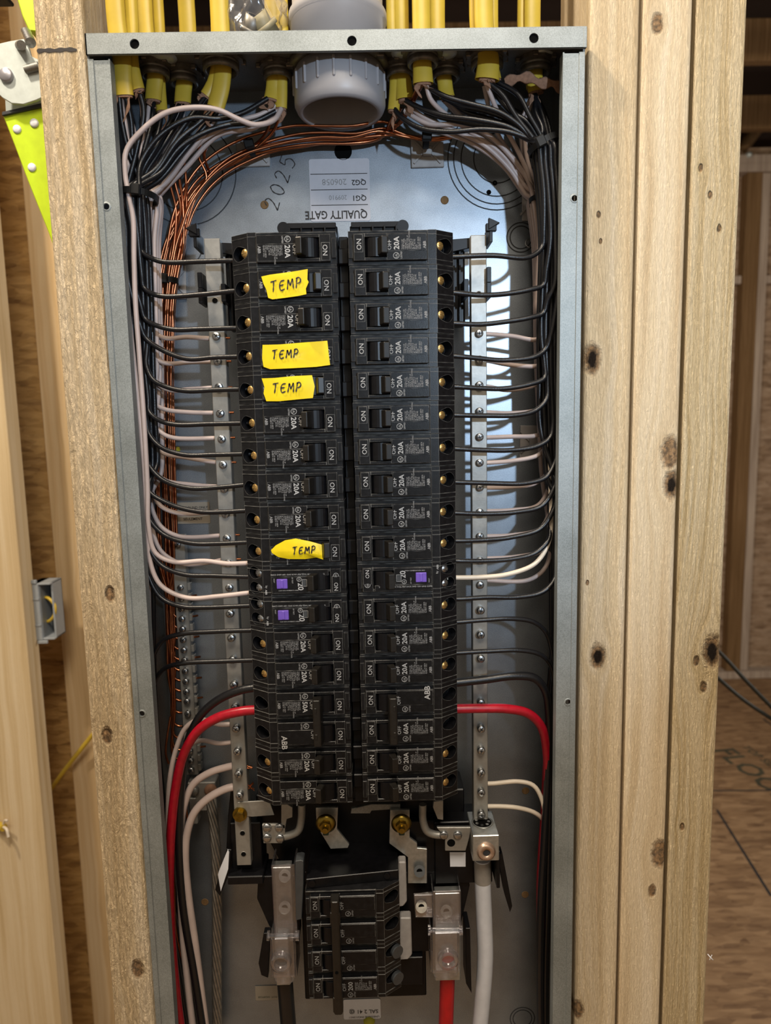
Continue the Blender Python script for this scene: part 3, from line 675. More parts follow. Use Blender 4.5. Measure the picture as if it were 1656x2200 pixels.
part('left_wing', 'plastic_black', IB, lambda m: (m.prism([(-94, -690), (-60, -690), (-60, -760), (-86, -740), (-96, -712)], 34, 60, 'Y', .6), m.prism([(-90, -740), (-84, -740), (-88, -785), (-94, -782), (-96, -770)], 26, 34, 'Y', .4)))
part('right_wing', 'plastic_black', IB, lambda m: (m.prism([(32, -690), (94, -690), (98, -705), (86, -760), (66, -770), (32, -770)], 34, 60, 'Y', .6), m.prism([(92, -735), (96, -735), (97, -800), (92, -790)], 18, 40, 'Y', .4), m.box((28, 30, -772), (54, 60, -800), .6)))

def nbar(name, label, cx, z1, z2, yf, dy, hw, screws, holes, mat='bar_alu', scr_r=3.3, proud=3.0, tilt=True):
    b = thing(name, label, 'terminal bar', (cx, yf+dy, z2))
    def fn(m):
        m.box((cx-hw, yf, z2), (cx+hw, yf+dy, z1), .5)
        for z in holes: m.lathe([(2.6, 0), (2.6, .15), (2.2, .15)], (cx, yf, z), (0, -1, 0), 16)
    part('bar', mat, b, fn)
    for z in holes: part('empty_hole', 'hole_black', b, lambda m: m.disc((cx, yf-.12, z), (0, -1, 0), 2.4))
    for k, z in enumerate(screws):
        pr = proud*(1.0 if z > -440 else 1.9)
        def sc(m):
            m.lathe([(scr_r, 0), (scr_r, pr-.7), (scr_r-.7, pr), (.01, pr)], (cx, yf, z), (0, -1, 0), 16)
        s = part('bar_screw', 'bright_screw', b, sc); a = random.random()*3.14
        def sl(m):
            for t in (a, a+math.pi/2):
                d = Vector((math.cos(t), 0, math.sin(t))); e = Vector((-math.sin(t), 0, math.cos(t))); L = 2.6 if t == a else 1.5; c = Vector((cx, yf-pr-.06, z))
                m.add([c+d*L+e*.42, c+d*L-e*.42, c-d*L-e*.42, c-d*L+e*.42], [(0, 1, 2, 3)])
        part('screw_slot', 'groove', s, sl)
    return b
def zat(v, u, Y): return at(u, v, Y)[2]
LB = -105.2; RB = 107.8
ls = [722, 776, 831, 888, 943, 998, 1050, 1104, 1156, 1209, 1262, 1316, 1368, 1415, 1468, 1516, 1562, 1611, 1659, 1705]
lbz = [zat(v, 490, 30) for v in ls]
left_bar = nbar('neutral_bar', 'silver neutral bar with screws, left of the breakers', LB, -136, -676, 30, 10, 6.4, lbz, [zat(646, 459, 30), zat(1790, 523, 30), zat(1835, 525, 30)])
rs = [717, 773, 828, 884, 939, 994, 1047, 1100, 1152, 1204, 1256, 1309, 1361, 1412, 1458, 1506, 1562, 1608, 1656, 1698, 1745]
rbz = [zat(v, 1030, 30) for v in rs]
right_bar = nbar('neutral_bar', 'silver neutral bar with screws, right of the breakers', RB, -137, -648, 30, 10, 6.4, rbz, [zat(632, 1029, 30)])
part('bar_bolt', 'bolt_yellow', left_bar, lambda m: (m.cyl((LB-1, 31, zat(1750, 517, 28)), (LB-1, 27.5, zat(1750, 517, 28)), 6.4, n=24), m.cyl((LB-1, 27.5, zat(1750, 517, 28)), (LB-1, 23, zat(1750, 517, 28)), 4.6, n=6, smooth=False)))
part('bonding_tab', 'bar_alu', left_bar, lambda m: m.prism([(-108, -615), (-80, -614), (-76, -628), (-96, -629), (-108, -627)], 29, 30.6, 'Y', .2))
gs = [1168, 1262, 1284, 1306, 1328, 1350, 1373, 1395, 1417, 1440, 1462, 1484, 1505, 1531, 1560, 1586, 1611, 1632, 1652]
GB = -158.2; gz = [zat(v, 396, 70) for v in gs]
gbar = nbar('ground_bar', 'short ground bar full of bare copper wires, near the left wall', GB, zat(1150, 390, 70), zat(1665, 415, 70), 70, 9, 5.8, gz, [], 'bar_alu', 2.9, 2.2)
part('terminal_teeth', 'bar_alu', gbar, lambda m: [m.box((GB+5.6, 72, z-3.2), (GB+8.2, 78, z+3.2), .2) for z in gz[1:]])
def glug(m): m.box(at(402, 1682, 64), at(474, 1722, 80), .8); m.box(at(405, 1715, 62), at(435, 1748, 80), .8)
gl = thing('ground_lug', 'zinc ground lug plate holding the bare stranded cable', 'lug', at(440, 1748, 80))
part('plate', 'bar_alu', gl, glug)
part('lug_screw', 'steel_dull', gl, lambda m: m.lathe([(4.6, 0), (4.6, 3), (3, 4.4), (.01, 4.6)], at(418, 1697, 64), (0, -1, 0), 20)); part('lug_screw', 'paper', gl, lambda m: m.lathe([(6, 0), (6, 1.5), (4, 3), (.01, 3.4)], at(453, 1697, 64), (0, -1, 0), 20))
# neutral lug block on the right bar
NL = thing('neutral_lug', 'square aluminium lug gripping the thick white cable', 'lug', (108.5, 40, -662))
zt, zb = zat(1795, 1046, 6), zat(1850, 1046, 6)
def lugb(m):
    m.box((97, 6, zb), (120, 44, zt), .6)
    c = Vector((108.5, 26, zt+.1)); m.lathe([(9.5, -.05), (9.5, .25), (8.2, .25)], c, (0, 0, 1), 28)
part('block', 'lug_alu', NL, lugb)
part('cable_hole', 'hole_black', NL, lambda m: m.disc((108.5, 26, zt+.2), (0, 0, 1), 8.4, 28))
part('cable_strands', 'bright_screw', NL, lambda m: [m.cyl((108.5+5.6*math.cos(t), 26+5.6*math.sin(t), zt-3), (108.5+5.6*math.cos(t), 26+5.6*math.sin(t), zt+.9), 1.4, n=8) for t in [k*.9 for k in range(7)]])
def setscrew(m):
    c = Vector((108.5, 6, (zt+zb)/2-2)); m.lathe([(8, 0), (8, 2.2), (7.2, 2.6), (7.2, 3.4), (6.4, 4), (3.2, 4), (3.2, 1)], c, (0, -1, 0), 26)
ss = part('set_screw', 'lug_copper', NL, setscrew)
part('hex_socket', 'groove', ss, lambda m: m.lathe([(3.25, 3.2), (.01, 3.2)], (108.5, 6, (zt+zb)/2-2), (0, -1, 0), 6, False), ORG[NL.name])

# bus straps, bolts and bonding rods under the breakers
def bolt(label, u, v):
    c = at(u, v, 16); b = thing('bus_bolt', label, 'bolt', c+Vector((0, 8, 0)))
    part('washer', 'bolt_yellow', b, lambda m: m.lathe([(0.01, 0), (8.6, 0), (8.9, 1.2), (6.0, 3.4), (.01, 3.4)][::1], c, (0, -1, 0), 28))
    part('nut', 'bolt_yellow', b, lambda m: m.cyl(c+Vector((0, -3, 0)), c+Vector((0, -8, 0)), 5.2, n=6, smooth=False))
    part('stud_end', 'bolt_yellow', b, lambda m: m.cyl(c+Vector((0, -8, 0)), c+Vector((0, -12.5, 0)), 2.9, 2.5, n=16))
    part('paint_mark', 'green_ink', b, lambda m: m.box(c+Vector((-2.5, -6.5, -5)), c+Vector((2.5, -3, -8)), .6))
    return b
bolt('brass coloured bus bolt below the left breaker column', 700, 1768); bolt('brass coloured bus bolt below the right breaker column', 862, 1768)
def poly(pts, Y): return [(p[0], p[2]) for p in (at(u, v, Y) for u, v in pts)]
def slab(name, label, cat, mat, pts, Y, t, bev=.3, group=None, parent=None):
    m = MB(); m.prism(poly(pts, Y), Y, Y+t, 'Y', bev)
    if parent is not None: return m.build(name, mat, parent)
    return tag(m.build(name, mat), label, cat, group)
slab('bus_strap', 'slanted silver bus strap under the left brass bolt', 'bus strap', 'lug_alu', [(678, 1735), (726, 1735), (724, 1782), (750, 1815), (747, 1822), (710, 1824), (680, 1775)], 24, 3)
rsb = slab('bus_strap', 'wide silver bus strap running down from the right brass bolt', 'bus strap', 'lug_alu', [(838, 1740), (880, 1740), (880, 1800), (896, 1812), (896, 1822), (917, 1824), (917, 1898), (876, 1898), (876, 1842), (836, 1812)], 26, 3)
part('strap_screw', 'window_grey', rsb, lambda m: m.cyl(at(901, 1872, 26), at(901, 1872, 20), 5, n=18), ORG[rsb.name])
part('screw_socket', 'hole_black', rsb, lambda m: m.disc(at(901, 1872, 19.8), (0, -1, 0), 2.6), ORG[rsb.name])
for u0, u1, v0, v1, lab in ((852, 872, 1852, 1948, 'upper pale insulator strip right of the main breaker'), (855, 883, 1972, 2062, 'lower pale insulator strip right of the main breaker')):
    slab('insulator_strip', lab, 'insulator', 'mount_white', [(u0+4, v0), (u1, v0), (u1+2, v1-10), (u1-6, v1), (u0, v1+2)], 16, 10, 1., 'insulator strips')
for sx, lab, pts in ((-1, 'grey bent bonding rod below the left column', [(648, 1728), (647, 1760), (640, 1785), (620, 1795), (596, 1798)]), (1, 'grey bent bonding rod below the right column', [(908, 1728), (909, 1765), (918, 1786), (935, 1793), (958, 1793)])):
    m = MB(); m.tube([at(u, v, 22) for u, v in pts], 3.4, 12, 2); tag(m.build('bonding_rod', 'bar_alu'), lab, 'rod', 'bonding rods')
def screwplate(label, pts, scr, extra_hole=None):
    Y = 20; b = thing('screw_plate', label, 'plate', at(*pts[0], Y+3), 'screw plates')
    part('plate', 'bar_alu', b, lambda m: m.prism(poly(pts, Y), Y, Y+3, 'Y', .3))
    for u, v in scr:
        s = part('plate_screw', 'bright_screw', b, lambda m: m.lathe([(3.8, 0), (3.8, 1.4), (2.8, 2.2), (.01, 2.2)], at(u, v, Y), (0, -1, 0), 16))
        part('screw_slot', 'groove', s, lambda m: m.box(at(u, v, Y-2.4)+Vector((-2.6, 0, -.4)), at(u, v, Y-2.2)+Vector((2.6, 0, .4))), ORG[b.name])
    if extra_hole: part('empty_hole', 'hole_black', b, lambda m: m.disc(at(*extra_hole, Y-.1), (0, -1, 0), 3.6))
screwplate('small plate with four screws below the left breaker column', [(563, 1772), (612, 1772), (612, 1792), (606, 1812), (566, 1812)], [(574, 1777), (600, 1777), (574, 1799), (602, 1800)])
screwplate('plate with two screws and a hole beside the neutral lug', [(938, 1778), (1012, 1778), (1008, 1800), (1000, 1828), (956, 1828), (956, 1800)], [(953, 1793), (983, 1793)], (969, 1811))
slab('bracket_clip', 'pale notched clip just under the last left breaker', 'clip', 'bar_alu', [(604, 1728), (617, 1728), (628, 1735), (628, 1756), (616, 1760), (612, 1780), (604, 1780)], 20, 5, .3)
slab('bracket_clip', 'pale notched clip just under the last right breaker', 'clip', 'bar_alu', [(932, 1722), (952, 1720), (952, 1762), (940, 1760), (930, 1735)], 20, 5, .3)
slab('bridge_strap', 'flat grey bridge strap in the middle under the columns', 'bus strap', 'steel_dull', [(798, 1728), (860, 1728), (860, 1738), (798, 1742), (795, 1748), (753, 1748), (755, 1738)], 30, 4, .3)
slab('blank_code_sticker', 'small blank white sticker on black frame left of the neutral lug', 'sticker', 'sticker_white', [(966, 1831), (1000, 1831), (1000, 1862), (967, 1862)], 29.5, .3, 0)

# clear lug covers over the two line lugs
def lugcover(label, side):
    if side == 'L': X0, X1, top, hin, bot = 583, 640, 1856, 2010, 2118; port = (604, 2064)
    else: X0, X1, top, hin, bot = 928, 990, 1912, 1998, 2108; port = (962, 2058)
    b = thing('lug_cover', label, 'lug cover', at((X0+X1)/2, bot, 30), 'clear lug covers')
    Yf = 4
    part('metal_lug', 'lug_alu', b, lambda m: (m.box(at(X0+6, top+8, 20), at(X1-6, hin-5, 30), .5), m.box(at(X0+5, hin+6, 14), at(X1-8, bot-52, 42), 1.)))
    for v in ((top+26, hin-60) if side == 'L' else (top+46,)):
        s = part('lug_screw', 'connector_metal', b, lambda m: m.cyl(at((X0+X1)/2, v, 20), at((X0+X1)/2, v, 14), 5.2, n=20))
        part('screw_socket', 'hole_black', s, lambda m: m.disc(at((X0+X1)/2, v, 13.9), (0, -1, 0), 2.7), ORG[b.name])
    def shell(m):
        A = at(X0, top, Yf+8); B = at(X1, hin-4, Yf+8)
        m.box((A[0], Yf+6, A[2]), (B[0], Yf+7.4, B[2]), .4); m.box((A[0], Yf+6, A[2]), (A[0]+1.4, 34, B[2]), .4); m.box((B[0]-1.4, Yf+6, A[2]), (B[0], 34, B[2]), .4)
        A = at(X0-4, hin+8, Yf); B = at(X1-2, bot-18, Yf)
        m.box((A[0]+1.5, Yf, A[2]), (B[0]-1.5, Yf+1.4, B[2]), .4); m.box((A[0], Yf+1, A[2]), (A[0]+1.5, 32, B[2]), .4); m.box((B[0]-1.5, Yf+1, A[2]), (B[0], 32, B[2]), .4)
        cx = (A[0]+B[0])/2; hw = (B[0]-A[0])/2-2; zb_ = B[2]
        m.prism([(cx+hw*math.cos(t), zb_+2-9.5*abs(math.sin(t))**.7) for t in [math.pi+math.pi*k/14 for k in range(15)]], Yf+.5, 30, 'Y', .5)
    part('clear_shell', 'clear_plastic', b, shell)
    part('hinge_rod', 'clear_plastic', b, lambda m: (m.cyl(at(X0-7, hin, Yf), at(X1+2, hin, Yf), 2.0, n=14), m.cyl(at(X0-9, hin, Yf), at(X0-4, hin, Yf), 4.2, n=14), m.cyl(at(X1-4, hin, Yf), at(X1+3, hin, Yf), 4.2, n=14)))
    part('screw_port', 'clear_plastic', b, lambda m: m.lathe([(9.5, 0), (8.8, 4), (6.2, 5), (5.6, 4.2), (5.6, -1)], at(*port, Yf), (0, -1, 0), 30))
    part('port_hole', 'hole_black' if side == 'L' else 'main_red', b, lambda m: m.disc(at(*port, Yf+8), (0, -1, 0), 5.4))
    if side == 'L': part('side_wing', 'window_grey', b, lambda m: m.prism(poly([(634, 1850), (646, 1848), (652, 1850), (652, 1900), (648, 1975), (636, 1978), (634, 1900)], 2), 2, 14, 'Y', .5))
    else:
        part('side_tab', 'clear_plastic', b, lambda m: m.prism(poly([(888, 1922), (930, 1918), (930, 1972), (892, 1972)], 14), 14, 16, 'Y', .4))
        part('tab_screw', 'connector_metal', b, lambda m: m.cyl(at(905, 1948, 18), at(905, 1948, 12), 5, n=18)); part('screw_socket', 'hole_black', b, lambda m: m.disc(at(905, 1948, 11.9), (0, -1, 0), 2.6))
        part('metal_tab', 'lug_alu', b, lambda m: m.prism(poly([(890, 1924), (930, 1922), (930, 1970), (894, 1970)], 18), 18, 20, 'Y', .2))
lugcover('clear plastic cover over the lug of the black main cable', 'L')
lugcover('clear plastic cover over the lug of the red main cable', 'R')
# ------------------------------------------------------------------ conduit, connectors, sheathed cables through the top
cb_ = atz(730, 60, 0); PX, PY = -.5, 45
cd_ = thing('pvc_conduit', 'large grey plastic conduit entering the panel top', 'conduit', (PX, PY, -38))
part('pipe', 'pvc', cd_, lambda m: m.lathe([(30, 1), (37.5, 1), (37.5, 26), (38.6, 27), (38.6, 33), (35.5, 34), (35.5, 420), (30, 420)], (PX, PY, 0), (0, 0, 1), 48))
def collar(m):
    m.lathe([(29, -1.5), (34, -1.5), (34.5, -9), (36.3, -10), (36.3, -33), (34.5, -37), (33, -38.8), (30, -38.4), (29.6, -34), (29.6, -2)], (PX, PY, 0), (0, 0, 1), 48)
    for k in range(18):
        t = 2*math.pi*k/18+.1; c = Vector((PX+36.4*math.cos(t), PY+36.4*math.sin(t), -19)); m.box(c+Vector((-1.1, -1.1, -7)), c+Vector((1.1, 1.1, 8)), .9, 2)
part('threaded_collar', 'pvc', cd_, collar)
part('locknut', 'connector_metal', cd_, lambda m: (m.lathe([(34, -2), (40, -2), (40, -6.5), (34, -6.5)], (PX, PY, 0), (0, 0, 1), 40), [m.box((PX+39*math.cos(t)-3, PY+39*math.sin(t)-3, -7), (PX+39*math.cos(t)+3, PY+39*math.sin(t)+3, -2), .6) for t in [k*math.pi/4+.2 for k in range(8)]]))
part('pipe_light_block', 'pvc', cd_, lambda m: m.disc((PX, PY, 200), (0, 0, -1), 30.5, 40))  # unseen disc added inside the pipe to block light from above
def connector(label, u, v, Y, r=12.5):
    d = at(u, v, Y); c = Vector((d[0], Y, 0)); b = thing('cable_connector', label, 'cable connector', c+Vector((0, 0, -12)), 'cable connectors')
    def nut(m):
        n = 24; prof = []
        m.lathe([(r, -1.5), (r+4.2, -1.5), (r+4.4, -4.6), (r, -5)], c, (0, 0, 1), 12, False)
        for k in range(6): t = k*math.pi/3+.3; m.box(c+Vector(((r+4)*math.cos(t)-2, (r+4)*math.sin(t)-2, -5)), c+Vector(((r+4)*math.cos(t)+2, (r+4)*math.sin(t)+2, -1.6)), .5)
    part('locknut', 'connector_metal', b, nut)
    part('throat', 'connector_metal', b, lambda m: m.lathe([(r-2, -4), (r+.6, -4), (r+.6, -6.5), (r-.2, -7), (r+.6, -7.6), (r+.4, -11), (r-1, -12.2), (r-2.4, -11.5), (r-2.4, -1)], c, (0, 0, 1), 28))
    part('clamp', 'connector_metal', b, lambda m: (m.lathe([(r-2, 0), (r, 0), (r, 2.5), (r-2, 2.5)], c, (0, 0, 1), 24)))
connector('connector for the yellow cable pair nearest the left front corner', 333, 168, 40, 11)
connector('rear connector between the left corner and the big conduit', 395, 190, 52, 11)
connector('wide connector holding the two yellow cables midway left', 475, 152, 32, 13.5)
connector('connector just left of the grey conduit collar', 597, 176, 46, 11)
connector('connector just right of the grey conduit collar', 860, 176, 47, 11.5)
connector('front connector with orange-tinged copper below, right of conduit', 908, 146, 27, 11.5)
connector('dim rear connector right of the conduit, third along', 957, 172, 50, 11)
connector('connector behind the flared yellow sheath on the right', 1046, 150, 34, 12)
connector('connector above the torn paper near the right wall', 1150, 163, 44, 12)

def cable(label, ux, pts, hw=6.9, hd=3.0, ref=(1, 0, 0), frill=True, flare=1.0):
    Y0 = pts[0][2]; P = [at(u, v, Y) for u, v, Y in pts]
    top = Vector((at(ux, 40, Y0)[0], Y0, 14)); P = [top+Vector(((top[0]-P[0][0])*.6, 0, 330)), top+Vector(((top[0]-P[0][0])*.1, 0, 60)), top] + P
    b = thing('sheathed_cable', label, 'cable', P[-1], 'yellow sheathed cables')
    part('sheath', 'sheath_yellow', b, lambda m: m.tube(P, 1, 14, 4, flat=(hw, hd), ref=ref, rads=lambda t: 1+(flare-1)*max(0, (t-.93)/.07), cap=False))
    e = P[-1]; d = (P[-1]-P[-2]).normalized()
    part('sheath_lining', 'paper', b, lambda m: m.tube([e-d*14, e-d*3, e+d*1.5], 1, 12, 2, flat=(hw*.88, hd*.8), ref=ref, cap=True))
    if frill:
        def fr(m):
            for k in range(2):
                x = hw*random.uniform(-.6, .6); q = e+Vector((x, -1, 0)); L = random.uniform(4, 20)
                ph = random.uniform(0, 6)
                m.tube([q, q+d*L*.5+Vector((random.uniform(-3, 3), -1, 0)), q+d*L+Vector((random.uniform(-8, 8), random.uniform(-3, 3), random.uniform(-2, 5)))], 1, 6, 1.2, flat=(random.uniform(1.6, 3.6), .22), ref=(1, random.uniform(-.6, .6), 0), rads=lambda t: max(.08, (1-t*t*.9)*(1+.35*math.sin(11*t+ph))))
        part('torn_paper', 'paper', b, fr)
    return b
cable('yellow cable at the far left front of the panel top', 250, [(262, 130, 16), (263, 170, 16), (267, 206, 17)], 7.2, 3.2)
cable('yellow cable second from the far left, slanting right', 282, [(283, 130, 20), (288, 160, 20), (297, 194, 20)], 5.2, 3.0)
cable('yellow cable out of the first left connector, cut diagonally', 313, [(333, 160, 40), (331, 190, 40), (329, 216, 39)], 6.6, 3.0)
cable('narrow yellow cable tucked behind the first left connector cable', 340, [(343, 170, 46), (345, 205, 45), (348, 240, 43)], 4.6, 2.8)
cable('short yellow cable end out of the rear left connector', 400, [(395, 185, 52), (393, 205, 51), (392, 222, 50)], 6.8, 3.0)
cable('bright yellow cable with straight cut, midway left', 473, [(478, 150, 32), (474, 190, 32), (463, 232, 32)], 7.0, 3.2)
cable('narrow yellow cable peeling left beside the midway cable', 464, [(464, 150, 33), (456, 180, 34), (442, 205, 35)], 4.6, 2.6)
cable('yellow cable just left of the conduit, torn open', 585, [(588, 175, 46), (586, 195, 46), (582, 214, 45)], 6.0, 2.8)
cable('yellow cable touching the left of the conduit, longer one', 605, [(604, 175, 46), (604, 205, 46), (603, 233, 46)], 5.0, 2.8)
cable('narrow yellow cable right of the conduit, longer one', 843, [(849, 175, 48), (848, 205, 47), (845, 238, 46)], 4.8, 2.8)
cable('yellow cable right of the conduit, flared open mouth', 862, [(866, 175, 47), (868, 195, 46), (870, 216, 44)], 6.0, 3.0, flare=1.25)
cable('yellow cable from the front right connector, flared end', 905, [(907, 140, 27), (908, 160, 27), (909, 180, 27)], 7.0, 3.2, flare=1.15)
cable('dim yellow cable from the rear right connector', 941, [(955, 175, 50), (957, 192, 50), (961, 210, 49)], 6.2, 3.0, frill=False)
cable('wide yellow cable with split flared end on the right', 1040, [(1049, 125, 24), (1048, 150, 24), (1046, 172, 24)], 7.4, 3.3, flare=1.3)
cable('narrow yellow cable left of the split flared one', 1022, [(1034, 125, 32), (1038, 150, 34), (1040, 166, 34)], 4.4, 2.8, frill=False)
cable('narrow yellow cable right of the split flared one', 1059, [(1062, 125, 32), (1062, 150, 34), (1066, 172, 34)], 4.2, 2.8, frill=False)
cable('yellow cable nearest the right wall, ending under torn paper', 1144, [(1148, 150, 44), (1149, 180, 43), (1152, 198, 42)], 6.6, 3.0)
cable('slim yellow cable beside the one nearest the right wall', 1124, [(1138, 150, 48), (1140, 180, 48), (1141, 192, 48)], 4.0, 2.6, frill=False)
m = MB(); P = [at(u, v, Y) for u, v, Y in ((1085, 178, 30), (1105, 170, 28), (1135, 167, 27), (1160, 178, 27), (1190, 180, 28), (1214, 196, 32))]
m.tube(P, 1, 8, 2, flat=(3.4, .5), ref=(0, -.3, 1), rads=lambda t: 1+.35*math.sin(t*23)); tag(m.build('torn_paper_strip', 'paper'), 'torn brown paper strip by the right wall, under the top', 'paper')

# ------------------------------------------------------------------ insulated wires
def wire(name, label, mat, pts, r, group=None, cat='wire', n=10, step=3.):
    m = MB(); m.tube(pts, r, n, step); return tag(m.build(name, mat), label, cat, group)
def path(pts, off=(0, 0)): return [at(u, v, Y)+Vector((off[0], off[1], 0)) for u, v, Y in pts]
RW = 2.0
# --- left black wires
L_TIE = (296, 422)
L_RUN = [(291, 420), (297, 500), (301, 600), (304, 700), (307, 800), (311, 900), (315, 1000), (318, 1100), (320, 1200), (322, 1300)]
def run_u(v, run):
    for (u0, v0), (u1, v1) in zip(run, run[1:]):
        if v0 <= v <= v1: return u0+(u1-u0)*(v-v0)/(v1-v0)
    return run[-1][0] if v > run[-1][1] else run[0][0]
starts_L = [[(575, 212, 44), (520, 243, 38), (470, 255, 32), (410, 254, 28), (345, 290, 25), (303, 350, 24)],
            [(592, 240, 44), (545, 262, 40), (490, 268, 36), (440, 284, 32), (385, 318, 30), (345, 370, 28)],
            [(442, 206, 36), (420, 236, 32), (380, 292, 28), (335, 362, 26)],
            [(457, 236, 32), (430, 262, 30), (380, 305, 27), (332, 372, 26)],
            [(386, 224, 50), (372, 252, 42), (338, 312, 32), (305, 372, 28)],
            [(330, 218, 39), (326, 262, 34), (306, 340, 30)],
            [(348, 240, 43), (338, 290, 38), (312, 352, 32)],
            [(300, 196, 20), (309, 240, 22), (292, 330, 24)],
            [(256, 208, 17), (262, 262, 20), (279, 335, 24)],
            [(398, 224, 50), (382, 262, 44), (340, 330, 36), (310, 380, 32)],
            [(470, 236, 34), (438, 275, 36), (390, 330, 34), (345, 385, 32)],
            [(270, 208, 19), (282, 262, 24), (284, 340, 28)]]
peel_L = {0: [(303, 538), (322, 553), (352, 563), (430, 562), (498, 560)], 1: [(309, 618), (325, 630), (352, 637), (430, 633), (508, 625)],
          2: [(311, 684), (330, 697), (372, 708), (430, 707), (505, 705)], 3: [(313, 726), (345, 750), (402, 771), (460, 768), (520, 766)],
          4: [(314, 782), (328, 815), (360, 832), (400, 840), (460, 838), (524, 836)], 5: [(320, 884), (340, 902), (375, 912), (450, 911), (530, 909)],
          6: [(320, 932), (345, 960), (395, 977), (460, 977), (530, 975)], 7: [(319, 998), (350, 1031), (408, 1049), (470, 1047), (532, 1041)],
          8: [(320, 1054), (362, 1082), (425, 1099), (480, 1100), (528, 1097)], 9: [(318, 1108), (350, 1147), (410, 1167), (470, 1168), (533, 1165)],
          10: [(317, 1168), (345, 1213), (395, 1234), (460, 1237), (536, 1239)], 11: [(317, 1232), (345, 1283), (390, 1303), (440, 1305), (538, 1301)]}
for i in range(12):
    col, row = 3-i % 4, i//4; off = ((-6.5, -2.3, 2.3, 6)[col], (-9, -1, 8)[row])
    pk = peel_L[i]; v0 = pk[0][1]-26
    run = [(run_u(v, L_RUN), v, 25) for v in [420]+list(range(500, 1300, 100)) if v < v0-20]
    P = path(starts_L[i]) + path(run, off)
    n = len(pk); tail = [at(u, v, 20-10*k/(n-1)) for k, (u, v) in enumerate(pk)]
    P += [at(pk[0][0]-3, v0, 22)+Vector((off[0]*.3, off[1]*.4, 0))] + tail + [tail[-1]+Vector((7, 1, 0))]
    wire('black_wire', 'black insulated wire to the %s breaker down, left column' % ORD[i], 'wire_black', P, RW, 'black wires on the left')
def down_L(k): return [(318+k*3, 1500, 26+4*k), (326+k*4, 1650, 28+4*k), (338+k*5, 1800, 30+4*k), (352+k*7, 1950, 32+4*k), (372+k*9, 2080, 34+4*k), (395+k*10, 2230, 36+4*k)]
wire('black_wire', 'black insulated wire to the thirteenth left breaker, rising from below', 'wire_black', path([(540, 1354, 10), (460, 1357, 12), (390, 1362, 17), (350, 1376, 22), (329, 1410, 24), (322, 1450, 25)]+down_L(0)), RW, 'black wires on the left')
wire('black_wire', 'black insulated wire to the fourteenth left breaker, rising from below', 'wire_black', path([(546, 1418, 10), (470, 1421, 12), (392, 1425, 17), (354, 1436, 24), (334, 1460, 28), (326, 1490, 30)]+[(q[0]+6, q[1]+20, q[2]+4) for q in down_L(0)]), RW, 'black wires on the left')
for k in range(3): wire('black_wire', '%s of three black wires running down the left wall to the bottom' % ['leftmost', 'middle', 'rightmost'][k], 'wire_black', [at(u, v, Y)+Vector((-2, 6+4*k, 0)) for u, v, Y in [(run_u(v, L_RUN)-4+3*k, v, 30) for v in range(440, 1400, 120)]+down_L(k+1)], RW, 'black wires down the left wall')
wire('thick_black_wire', 'thick black wire to the upper pole of the 50A left breaker', 'wire_black', path([(548, 1477, 12), (520, 1482, 13), (475, 1500, 16), (435, 1532, 20), (408, 1580, 24), (393, 1650, 27), (385, 1750, 29), (386, 1850, 31), (395, 1960, 33), (415, 2080, 35), (438, 2230, 37)]), 3.6)
wire('thick_red_wire', 'thick red wire to the lower pole of the 50A left breaker', 'wire_red', path([(552, 1525, 12), (520, 1528, 12), (470, 1541, 14), (425, 1570, 17), (395, 1620, 20), (378, 1690, 23), (368, 1780, 24), (364, 1900, 25), (368, 2020, 26), (378, 2130, 27), (392, 2240, 28)]), 4.1)
# --- right black wires
R_RUN = [(1166, 316), (1176, 400), (1182, 500), (1180, 600), (1177, 700), (1178, 800), (1180, 900), (1184, 1000), (1188, 1100), (1191, 1200), (1191, 1300)]
starts_R = [[(846, 232, 46), (862, 252, 40), (905, 276, 34), (965, 283, 30), (1035, 278, 27), (1095, 284, 25), (1140, 300, 24)],
            [(868, 214, 44), (898, 230, 38), (950, 248, 32), (1020, 257, 27), (1090, 272, 25), (1138, 296, 24)],
            [(924, 190, 27), (955, 207, 25), (1010, 223, 24), (1070, 240, 23), (1110, 265, 23), (1148, 302, 23)],
            [(950, 208, 48), (990, 228, 40), (1045, 240, 32), (1092, 258, 28), (1135, 295, 25)],
            [(1050, 178, 24), (1080, 205, 23), (1108, 250, 23), (1150, 306, 23)],
            [(1068, 176, 30), (1112, 203, 26), (1138, 250, 25), (1164, 300, 25)],
            [(1056, 190, 34), (1095, 238, 30), (1132, 262, 28), (1160, 304, 27)],
            [(1145, 200, 42), (1160, 232, 38), (1172, 272, 32)],
            [(1152, 200, 42), (1150, 240, 36), (1165, 282, 32)],
            [(965, 212, 49), (1000, 240, 42), (1060, 258, 36), (1120, 285, 30)],
            [(880, 220, 46), (930, 246, 40), (1010, 266, 36), (1090, 280, 32)],
            [(1146, 198, 46), (1168, 240, 44), (1182, 290, 38)]]
